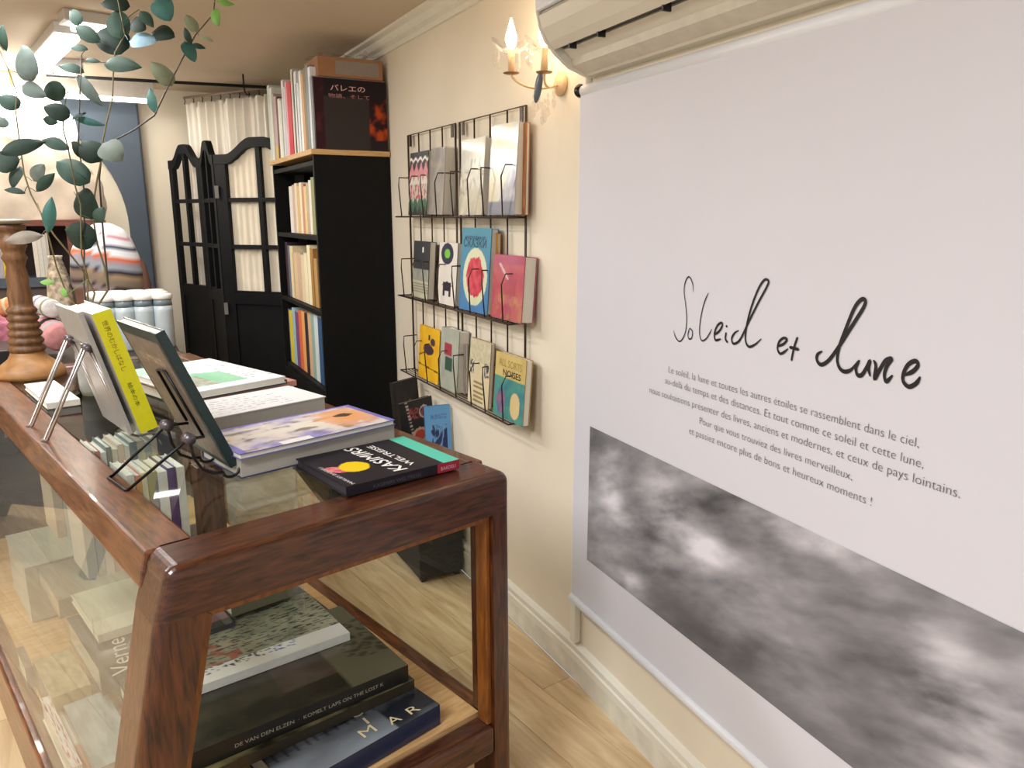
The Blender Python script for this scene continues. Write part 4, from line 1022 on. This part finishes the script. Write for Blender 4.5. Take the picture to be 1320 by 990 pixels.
# curtain with track, rod
cA = ondepth(238, 137, 5.18); cB = ondepth(346, 114, 4.78)
cur = thing('curtain', 'cream gathered curtain hanging behind the folding screen', 'curtain', (cA.x, cA.y, 0))
bm = bmesh.new(); n = 160; cols_ = []; d = Vector((cB.x-cA.x, cB.y-cA.y, 0)); nr = Vector((-d.y, d.x, 0)).normalized()
for i in range(n+1):
    t = i/n; ph = t*2*pi*9; hook = abs(cos(ph/2)); row = []
    for k in range(12):
        z = k/11; zt_ = 2.20-.05*(1-hook); zz_ = .05+(zt_-.05)*z
        a_ = .035*(1-.35*z)
        row.append(bm.verts.new(d*t+nr*(a_*sin(ph)+.01*sin(ph*2.3+z*2))+Vector((0, 0, zz_))))
    cols_.append(row)
for i in range(n):
    for k in range(11): bm.faces.new((cols_[i][k], cols_[i+1][k], cols_[i+1][k+1], cols_[i][k+1]))
bmesh_obj('cloth', bm, M_CURT, cur, smooth=True)
tube_obj('track', [Vector((0, 0, 2.235)), d+Vector((0, 0, 2.235))], .008, cm('8a7a68'), cur)
for i in range(10):
    p = d*(i/9)
    tube_obj('hook', [p+Vector((0, 0, 2.235)), p+Vector((.006, 0, 2.215)), p+Vector((0, 0, 2.195))], .003, M_BWIRE, cur, 6)
rodL = onz(60, 97, 2.225); rodR = onz(352, 113, 2.225)
rod = thing('curtain_rod', 'thin black rod hanging below the ceiling towards the bookcase', 'rod', rodL)
tube_obj('pole', [(0, 0, 0), rodR-rodL], .009, M_BWIRE, rod, 10)
for t in (.86,):
    p = (rodR-rodL)*t; tube_obj('bracket', [p+Vector((0, 0, -.0)), p+Vector((0, 0, CEIL-2.225))], .005, M_BWIRE, rod, 8)
    tube_obj('bracket_hook', [p+Vector((0, 0, 0)), p+Vector((0, -.01, -.03)), p+Vector((.01, -.02, -.05)), p+Vector((.025, -.02, -.045))], .004, M_BWIRE, rod, 8)
p = (rodR-rodL)*.03; tube_obj('bracket', [p, p+Vector((0, 0, CEIL-2.225))], .005, M_BWIRE, rod, 8)

# ------------------------------------------------------------------ back left: shop table, jars, knitwear, shelf
tt = thing('shop_table', 'dark display table beyond the glass case, at the far left', 'table', (-1.5, 3.75, 0))
M_DT = wood('dark_brown_table', '2a221d', '3d322a', .5, 5, (3, 14, 14))
box('table_top', (0, 1.78, 0, 1.1, .84, .87), M_DT, tt, bevel=.004)
box('lower_shelf', (.04, 1.74, .04, 1.06, .34, .36), M_DT, tt); box('back_panel', (.04, 1.74, 1.05, 1.06, .0, .84), M_DT, tt)
for x in (.02, 1.70):
    for y in (.02, 1.02): box('leg', (x, x+.06, y, y+.06, 0, .84), M_DT, tt, bevel=.003)
M_JAR = mat('pale_blue_jar', 'bfc9cc', .25, var=.03)
proto = thing('lidded_jar', '', 'jar', (0, 0, 0))
lathe_obj('jar_body', [(.038, 0), (.043, .01), (.044, .18), (.044, .205)], M_JAR, proto)
lathe_obj('clear_band', [(.044, .205), (.042, .238)], mat('smoky_band', '7d8b90', .15), proto)
lathe_obj('lid', [(.045, .236), (.048, .240), (.048, .254), (.043, .261), (.02, .262)], mat('white_lid', 'f0ece4', .4), proto)
first = True
jars = []
for r_, (yy, ytxt) in enumerate(((4.02, 'front row'), (4.14, 'second row'), (4.26, 'third row'))):
    for k, px in enumerate((127, 152, 177, 202)):
        x = ony(px-(4*r_), 380, yy).x+.02
        jars.append((x, yy, ['leftmost', 'second from left', 'second from right', 'rightmost'][k], ytxt))
for x, y, a, b_ in jars:
    if first: o_ = proto; first = False
    else:
        o_ = proto.copy(); COL.objects.link(o_)
        for ch in [c for c in proto.children]:
            c2 = ch.copy(); COL.objects.link(c2); c2.parent = o_
    o_.location = (x, y, .871)
    tag(o_, 'pale blue jar with white lid, %s in the %s' % (a, b_), 'jar', 'lidded jars on the shop table')

# striped knit draped on a display form
kf = thing('striped_sweater', 'striped knit sweater draped over a rounded form behind the white jars', 'sweater', TR((.02, 4.55, .87))@Matrix.Diagonal((.84, .84, .88, 1)))
bm = bmesh.new(); n = 40; rings = []
prof = [(.19, .0), (.20, .06), (.20, .16), (.195, .26), (.205, .33), (.20, .42), (.185, .50), (.155, .57), (.11, .625), (.05, .655), (.005, .66)]
cols = []
for i in range(34):
    t = i/33*(len(prof)-1); k = min(int(t), len(prof)-2); f_ = t-k
    r_ = prof[k][0]*(1-f_)+prof[k+1][0]*f_; z_ = prof[k][1]*(1-f_)+prof[k+1][1]*f_
    rings.append([bm.verts.new((r_*(1+.05*sin(5*a+z_*9))*cos(a), .75*r_*(1+.05*sin(4*a+z_*11))*sin(a), z_+.012*sin(3*a)*min(1, z_*4))) for a in [2*pi*j/n for j in range(n)]])
for A_, B_ in zip(rings, rings[1:]):
    for j in range(n): bm.faces.new((A_[j], A_[(j+1) % n], B_[(j+1) % n], B_[j]))
me = bpy.data.meshes.new('knit'); bm.to_mesh(me); bm.free()
stripes = [(0, '7a5a48'), (.27, '9a8a88'), (.30, '3a2a30'), (.315, '8a7868'), (.37, 'a08868'), (.39, '2a2030'), (.405, '98a0a8'), (.44, 'a09098'), (.465, 'd86a3a'), (.495, 'e8e8ec'), (.53, '2a2f50'), (.55, 'eeeef2'), (.60, 'd88a98'), (.61, 'f0f0f2')]
at = me.color_attributes.new('Col', 'FLOAT_COLOR', 'POINT')
for v in me.vertices:
    z_ = v.co.z+.03*sin(v.co.x*9); c = '7a5a48'
    for s_, h_c in stripes:
        if z_ >= s_: c = h_c
    at.data[v.index].color = (*lin(c), 1)
for p in me.polygons: p.use_smooth = True
link('knit', me, M_ARTM, kf)
tube_obj('sleeve', [(.13, -.02, .47), (.175, -.03, .42), (.195, -.03, .30), (.19, -.03, .16)], [.03, .042, .04, .035], mat('brown_knit', '6a4a3c', .9), kf, 12)
# other woollens at the left end of the table
def roll(name, p0, p1, r, c, label, band=None, cat='knitwear'):
    t = thing(name, label, cat, p0); d = Vector(p1)-Vector(p0)
    tube_obj('roll', [(0, 0, 0), d*.03, d*.97, d], [r*.8, r, r, r*.8], mat('knit_'+c, c, .9, var=.12, scale=50, bump=.3), t, 16)
    if band: 
        for s_, c2 in band: tube_obj('stripe', [d*(s_-.05), d*(s_+.05)], r*1.05, mat('knit_'+c2, c2, .9), t, 16)
    return t
def zt_at(x, y, z): return onz(x, y, z)
q0 = ondepth(-12, 400, 3.75); q1 = ondepth(31, 395, 3.75)
stb = thing('display_riser', 'dark low riser block at the left end of the shop table', 'riser', (-.75, 3.80, .871)); box('block', (0, .40, 0, .3, 0, .07), M_DKPL, stb, bevel=.003)
roll('knit_sleeve', ondepth(-14, 402, 3.72), ondepth(30, 391, 3.72), .045, 'd0895a', 'orange knitted roll with beige band behind the candlestick', [(.6, 'c9b890')])
pk = thing('pink_cloth', 'crumpled dusty pink cloth behind the wooden candlestick', 'cloth', ondepth(5, 452, 3.62))
bm = bmesh.new(); bmesh.ops.create_icosphere(bm, subdivisions=4, radius=1)
for v in bm.verts: 
    k = 1+.35*noise.noise(v.co*2.2)+.15*noise.noise(v.co*6); v.co = Vector((v.co.x*.13*k, v.co.y*.09*k, (v.co.z*.085*k)+.08))
bmesh_obj('cloth', bm, mat('pink_cloth', 'b06a78', .85, var=.15, scale=12), pk, smooth=True)
roll('striped_knit', ondepth(50, 392, 3.5), ondepth(68, 398, 3.4), .042, 'cfc8c4', 'small rolled knit in white and olive stripes right of the candlestick', [(.35, '9a8a98'), (.85, '8a8a60')])
roll('striped_knit', ondepth(48, 417, 3.5), ondepth(78, 436, 3.35), .062, 'c98a88', 'thicker rolled knit with red, white and black bands right of the candlestick', [(.35, 'e0e0e4'), (.6, '16181e'), (.8, 'a8a0a0')])
# shelf unit with books in the arch
LY = 4.95
lx0 = ony(-60, 300, LY).x; lx1 = ony(80, 300, LY).x; lz1 = ony(40, 284, LY).z; lz0 = ony(40, 358, LY).z
ls = thing('wall_shelf_unit', 'reddish brown shelf unit with dark shelf under the beige cloth', 'shelf', (lx0, LY, 0))
M_RED = wood('reddish_wood', '6a3626', '8a4c38', .5, 5, (2, 12, 12))
wl = lx1-lx0+.22
box('top', (0, wl, 0, .25, lz1-.03, lz1), M_RED, ls); box('shelf', (0, wl-.16, -.02, .25, lz0-.05, lz0), mat('blue_grey_shelf', '4e5860', .5), ls)
box('side_panel', (wl-.2, wl-.17, 0, .25, lz0, lz1-.03), M_RED, ls); box('side_panel', (0, .03, 0, .25, lz0, lz1-.03), M_RED, ls); box('back_panel', (0, wl-.17, .24, .25, lz0, lz1-.03), mat('dark_shelf_back', '3a241c', .7), ls)
box('cabinet', (0, wl-.12, .01, .25, 0, lz0-.05), mat('brown_cabinet', '5e5048', .6), ls)
for a, b, yt, c, nm in ((-8, 1, 292, 'b0a8b0', 'grey'), (1, 9, 289, 'e8c818', 'yellow'), (9, 18, 290, 'e6e0dc', 'white'), (42, 48, 305, 'e0d8c8', 'slim cream'), (48, 54, 302, 'd8d4c4', 'pale'), (54, 60, 302, 'd0ccc0', 'ivory'), (60, 63, 300, 'c0b8a8', 'beige')):
    x0 = ony(a, 320, LY).x; x1 = ony(b, 320, LY).x; h = ony(a, yt, LY).z-lz0-.002
    book('book', .16, h, x1-x0-.001, cm(c), frame((x0, LY+.01, lz0+.001), (0, 1, 0), (0, 0, 1)), '%s book standing on the shelf unit below the beige cloth' % nm, 'book', 'books on the wall shelf unit')
# beige crumpled cloth heap on the shelf unit
cl = thing('linen_cloth', 'crumpled beige linen bundle on top of the reddish shelf unit', 'cloth', (lx0-.05, LY, lz1))
bm = bmesh.new(); bmesh.ops.create_icosphere(bm, subdivisions=5, radius=1)
for v in bm.verts:
    k = 1+.10*noise.noise(v.co*2)+.08*abs(noise.noise(v.co*5))+.03*noise.noise(v.co*12)
    z_ = v.co.z; v.co = Vector((v.co.x*.40*k, v.co.y*.12*k, max(0.002, (z_+.15)*.42*k)))
bmesh_obj('cloth', bm, mat('beige_linen', 'dccdb8', .9, var=.16, scale=7, bump=.4), cl, TR((.36, .13, 0)), smooth=True)
# bright white hanging shade
sh = thing('fabric_shade', 'glowing white fabric lamp shade hanging at the far left', 'lamp', ondepth(20, 150, 4.5))
lathe_obj('shade', [(.02, .16), (.22, .10), (.29, 0), (.30, -.10), (.27, -.14)], emis('lit_shade', (1, .97, .9), 1.6), sh)
tube_obj('cord', [(0, 0, .16), (0, 0, CEIL-sh.location.z)], .004, cm('d0a050'), sh)
pp = thing('patterned_pouch', 'small speckled pink and green pouch beside the eucalyptus stems', 'pouch', (ondepth(76, 370, 4.05).x, ondepth(76, 370, 4.05).y, .871))
lathe_obj('pouch', [(.05, 0), (.062, .05), (.06, .2), (.05, .32), (.03, .40), (.035, .42)], mat('speckled_fabric', 'b8a890', .8, var=.9, scale=28), pp)
# paper stack on lower shelf and boxes
for i, (px0, px1, yt, zz0, dd, c, nm) in enumerate(((8, 32, 562, .361, .06, 'e6e6de', 'thick white'), )):
    for k in range(5):
        q = ondepth(4, 600, 3.65); b = thing('paper_stack', 'white paper pad in the pile on the low shelf, %s' % ['bottom one', 'second from bottom', 'middle one', 'second from top', 'top one'][k], 'paper', (q.x, q.y+.2, .361+k*.032), 'paper pads on the low shelf')
        box('sheets', (0, .2, 0, .26, 0, .029), cm('e6e8e2' if k % 2 else 'd4d8d0'), b, RZ(R(2*k-3)), bevel=.001)

# ------------------------------------------------------------------ eucalyptus
M_LEAF = {c: mat('leaf_'+c, c, .62, var=.18, scale=25) for c in ('1f3026', '2a3f33', '3f6a62', '5a6258', '7c8268', '8fb0c0', '6f9a48', '55605a', '7d7468')}
for m_ in M_LEAF.values(): m_.node_tree.nodes['Principled BSDF'].inputs['Specular IOR Level'].default_value = .25
M_STEM = mat('stem_olive', '6f6440', .6); M_STEMB = mat('stem_brown', '4a3f38', .6)
DE = 2.55
def eu(x, y, dd=0): return ondepth(x, y, DE+dd)
vs0 = eu(112, 440); VZ = H
vase = thing('vase', 'grey ceramic vase behind the leaning picture books, holding the eucalyptus', 'vase', T(.265, 1.50, H))
lathe_obj('vase_body', [(.04, 0), (.046, .02), (.048, .12), (.042, .19), (.034, .23), (.037, .25)], mat('vase_grey', '8e8e88', .3), vase)
vp = T(.265, 1.50, H+.10)
C1 = lambda x, y: (x/3.96, y/3.96)
C8 = lambda x, y: (x/5.5, 200+y/5.5)
stems = [
 ([(155, 372), (139, 374), (135, 345), (125, 313), (121, 287), (122, 251), (126, 227), (130, 209), (132, 184), (138, 156), (145, 126), (146, 96), (148, 68), (161, 45), (152, 0), (150, -20)][1:], 0.0, 'tall eucalyptus stem at centre rising to the large dark leaves'),
 ([(140, 373), (133, 300), (128, 230), (132, 189), (172, 168), (199, 149), (217, 111), (235, 76), (252, 45), (275, 18), (278, -10)], .06, 'long eucalyptus stem arching right towards the ceiling rod'),
 ([(122, 378), (107, 349), (93, 331), (69, 302), (54.5, 278), (40, 251), (31, 224), (28, 202), (24, 174), (20, 141), (22, 121), (10, 88), (0, 66), (-8, 50)], -.1, 'eucalyptus stem leaning far left over the candlestick'),
 ([(85, 376), (73, 345), (64, 309), (58, 291), (48, 262)], -.16, 'short eucalyptus stem left with the upright teal leaf'),
 ([(113, 376), (113, 358), (105, 327), (104.5, 302), (104, 264), (97, 240), (88, 192), (81, 165), (84, 130), (88, 118)], -.03, 'eucalyptus stem in the middle bearing heart-shaped lower leaves'),
 ([(108, 370), (109, 300), (108, 242), (101, 179), (103, 121), (105, 71)], .03, 'straight thin eucalyptus stem behind the middle leaves'),
]
bstem = []
for pts, dd, lab in stems:
    base = vp+Vector((0, 0, 0)); r_ = thing('eucalyptus_branch', lab, 'branch', base, 'eucalyptus branches in the vase')
    w3 = [vp, T(.265, 1.50, H+.24)] + [eu(x, y, dd*(1 if i > 1 else .4)) for i, (x, y) in enumerate(pts)]
    q = [p-base for p in w3]; rr = [.0035*(1-.55*i/len(q)) for i in range(len(q))]
    tube_obj('stem', q, rr, M_STEM if dd <= 0 else M_STEMB, r_, 6); bstem.append((r_, base, dd, pts))
leaves = [  # (centre px), length, width, angle, colour, stem index
 (*C1(378, 83), 22, 15, -45, '2a3f33', 5), (*C1(125, 315), 42, 28, -75, '55605a', 2), (3, 48, 28, 12, 90, '2a3f33', 2), (*C1(440, 170), 33, 16, -30, '2a3f33', 0), (*C1(560, 195), 42, 32, -20, '1f3026', 0),
 (*C1(600, 110), 38, 24, -75, '2a3f33', 0), (*C1(585, 15), 30, 18, 0, '1f3026', 0), (*C1(830, 40), 30, 24, -60, '3f6a62', 0), (*C1(700, 125), 22, 17, -30, '1f3026', 0), (*C1(745, 90), 27, 12, -50, '2a3f33', 0),
 (*C1(825, 165), 31, 23, -15, '1f3026', 0), (*C1(725, 200), 33, 20, 0, '8fb0c0', 0), (*C1(975, 115), 22, 12, -60, '7c8268', 1), (*C1(955, 180), 22, 8, -65, '2a3f33', 1), (*C1(968, 260), 24, 14, -65, '3f6a62', 1),
 (*C1(1010, 235), 17, 6, -15, '2a3f33', 1), (*C1(1050, 195), 18, 5, -20, '7c8268', 1), (*C1(1100, 85), 22, 12, -75, '6f9a48', 1), (*C1(1150, 15), 20, 6, -10, '6f9a48', 1), (*C1(612, 328), 51, 17, -10, '2a3f33', 0),
 (*C1(825, 370), 33, 19, -50, '7c8268', 1), (*C1(773, 510), 32, 12, -75, '3f6a62', 1), (*C1(400, 243), 20, 9, -5, '2a3f33', 5), (*C1(470, 308), 20, 6, -10, '2a3f33', 5), (*C1(360, 345), 28, 13, -12, '2a3f33', 5),
 (*C1(450, 460), 44, 15, -52, '55605a', 5), (*C1(165, 460), 32, 17, -25, '55605a', 2), (*C1(270, 468), 27, 20, 10, '2a3f33', 4), (*C1(285, 565), 29, 19, -20, '1f3026', 4), (*C1(42, 515), 24, 19, -30, '2a3f33', 2),
 (2, 158, 12, 14, 60, '55605a', 2), (*C1(250, 615), 20, 10, -15, '2a3f33', 4), (*C1(450, 620), 36, 8, -12, '3f6a62', 5), (*C1(400, 590), 18, 5, 30, '1f3026', 5), (*C1(110, 750), 50, 17, 20, '1f3026', 2),
 (*C1(20, 815), 30, 26, -40, '1f3026', 2), (*C1(275, 730), 35, 14, -20, '2a3f33', 4), (*C1(405, 770), 33, 14, -42, '1f3026', 4), (*C1(465, 765), 30, 27, -50, '1f3026', 0), (*C1(567, 765), 34, 28, -40, '5a6258', 0),
 (*C1(360, 865), 52, 27, -32, '2a3f33', 4), (*C1(72, 900), 27, 22, 70, '1f3026', 2), (*C1(190, 880), 24, 17, 50, '5a6258', 2), (*C1(230, 930), 30, 12, 48, '2a3f33', 2), (*C1(70, 972), 26, 8, -10, '1f3026', 2),
 (*C8(600, 350), 42, 32, -48, '1f3026', 4), (*C8(700, 420), 20, 17, 60, '2a3f33', 4), (*C8(555, 565), 40, 30, -20, '1f3026', 4), (*C8(350, 420), 42, 14, 82, '3f6a62', 3), (*C8(160, 585), 42, 15, 12, '7d7468', 3), (*C8(330, 900), 18, 7, -5, '6f9a48', 3), (*C8(450, 970), 14, 7, -60, '6f9a48', 2)]
def seg_near(si, x, y):
    best = None
    for (x0, y0), (x1, y1) in zip(bstem[si][3], bstem[si][3][1:]):
        dx, dy = x1-x0, y1-y0; t = max(0, min(1, ((x-x0)*dx+(y-y0)*dy)/(dx*dx+dy*dy+1e-9))); qx, qy = x0+dx*t, y0+dy*t
        dd = (qx-x)**2+(qy-y)**2
        if best is None or dd < best[0]: best = (dd, qx, qy)
    return best
for i, (x, y, ln, wd, ang, c, si) in enumerate(leaves):
    r_, base, dd, pts = bstem[si]
    d2, nx_, ny_ = seg_near(si, x, y)
    depth = DE+dd+random.uniform(-.04, .04); sc_ = depth/1005
    c3 = eu(x, y, depth-DE); a = R(ang)
    ax = (RT*cos(a)+UP*sin(a)); tiltv = random.uniform(-.45, .45); ax = (ax+FW*random.uniform(-.25, .25)).normalized()
    # base of the leaf = the end nearest its stem
    near = Vector((nx_-x, -(ny_-y)))
    if near.dot(Vector((cos(a), sin(a)))) > 0: ax = -ax
    side = FW.cross(ax).normalized(); side = (side+FW*tiltv).normalized()
    nrm = ax.cross(side)
    L_ = ln*sc_*1.10; W_ = wd*sc_*.5*1.18
    bm = bmesh.new(); N = 10; rows = []
    for k in range(N+1):
        t = k/N; e = wd/ln
        wv = (sin(pi*t**(.75 if e > .5 else .9)))**(.6 if e > .5 else .8)*W_ if 0 < t < 1 else .0006
        p = c3+ax*(t-.5)*L_+nrm*(.10*L_*((t-.5)**2*4-.3)); row = []
        for s_ in (-1, -.5, 0, .5, 1): row.append(bm.verts.new(p+side*wv*s_+nrm*(.16*W_*abs(s_))-base))
        rows.append(row)
    for A_, B_ in zip(rows, rows[1:]):
        for k in range(4): bm.faces.new((A_[k], A_[k+1], B_[k+1], B_[k]))
    # stalk
    if d2 < 45**2:
        a0 = c3-ax*.5*L_; b0 = eu(nx_, ny_, dd); tube(bm, [a0-base, (a0+b0)/2-base+Vector((0, 0, .002)), b0-base], .0011, 5)
    bmesh_obj('leaf', bm, M_LEAF[c], r_, smooth=True)
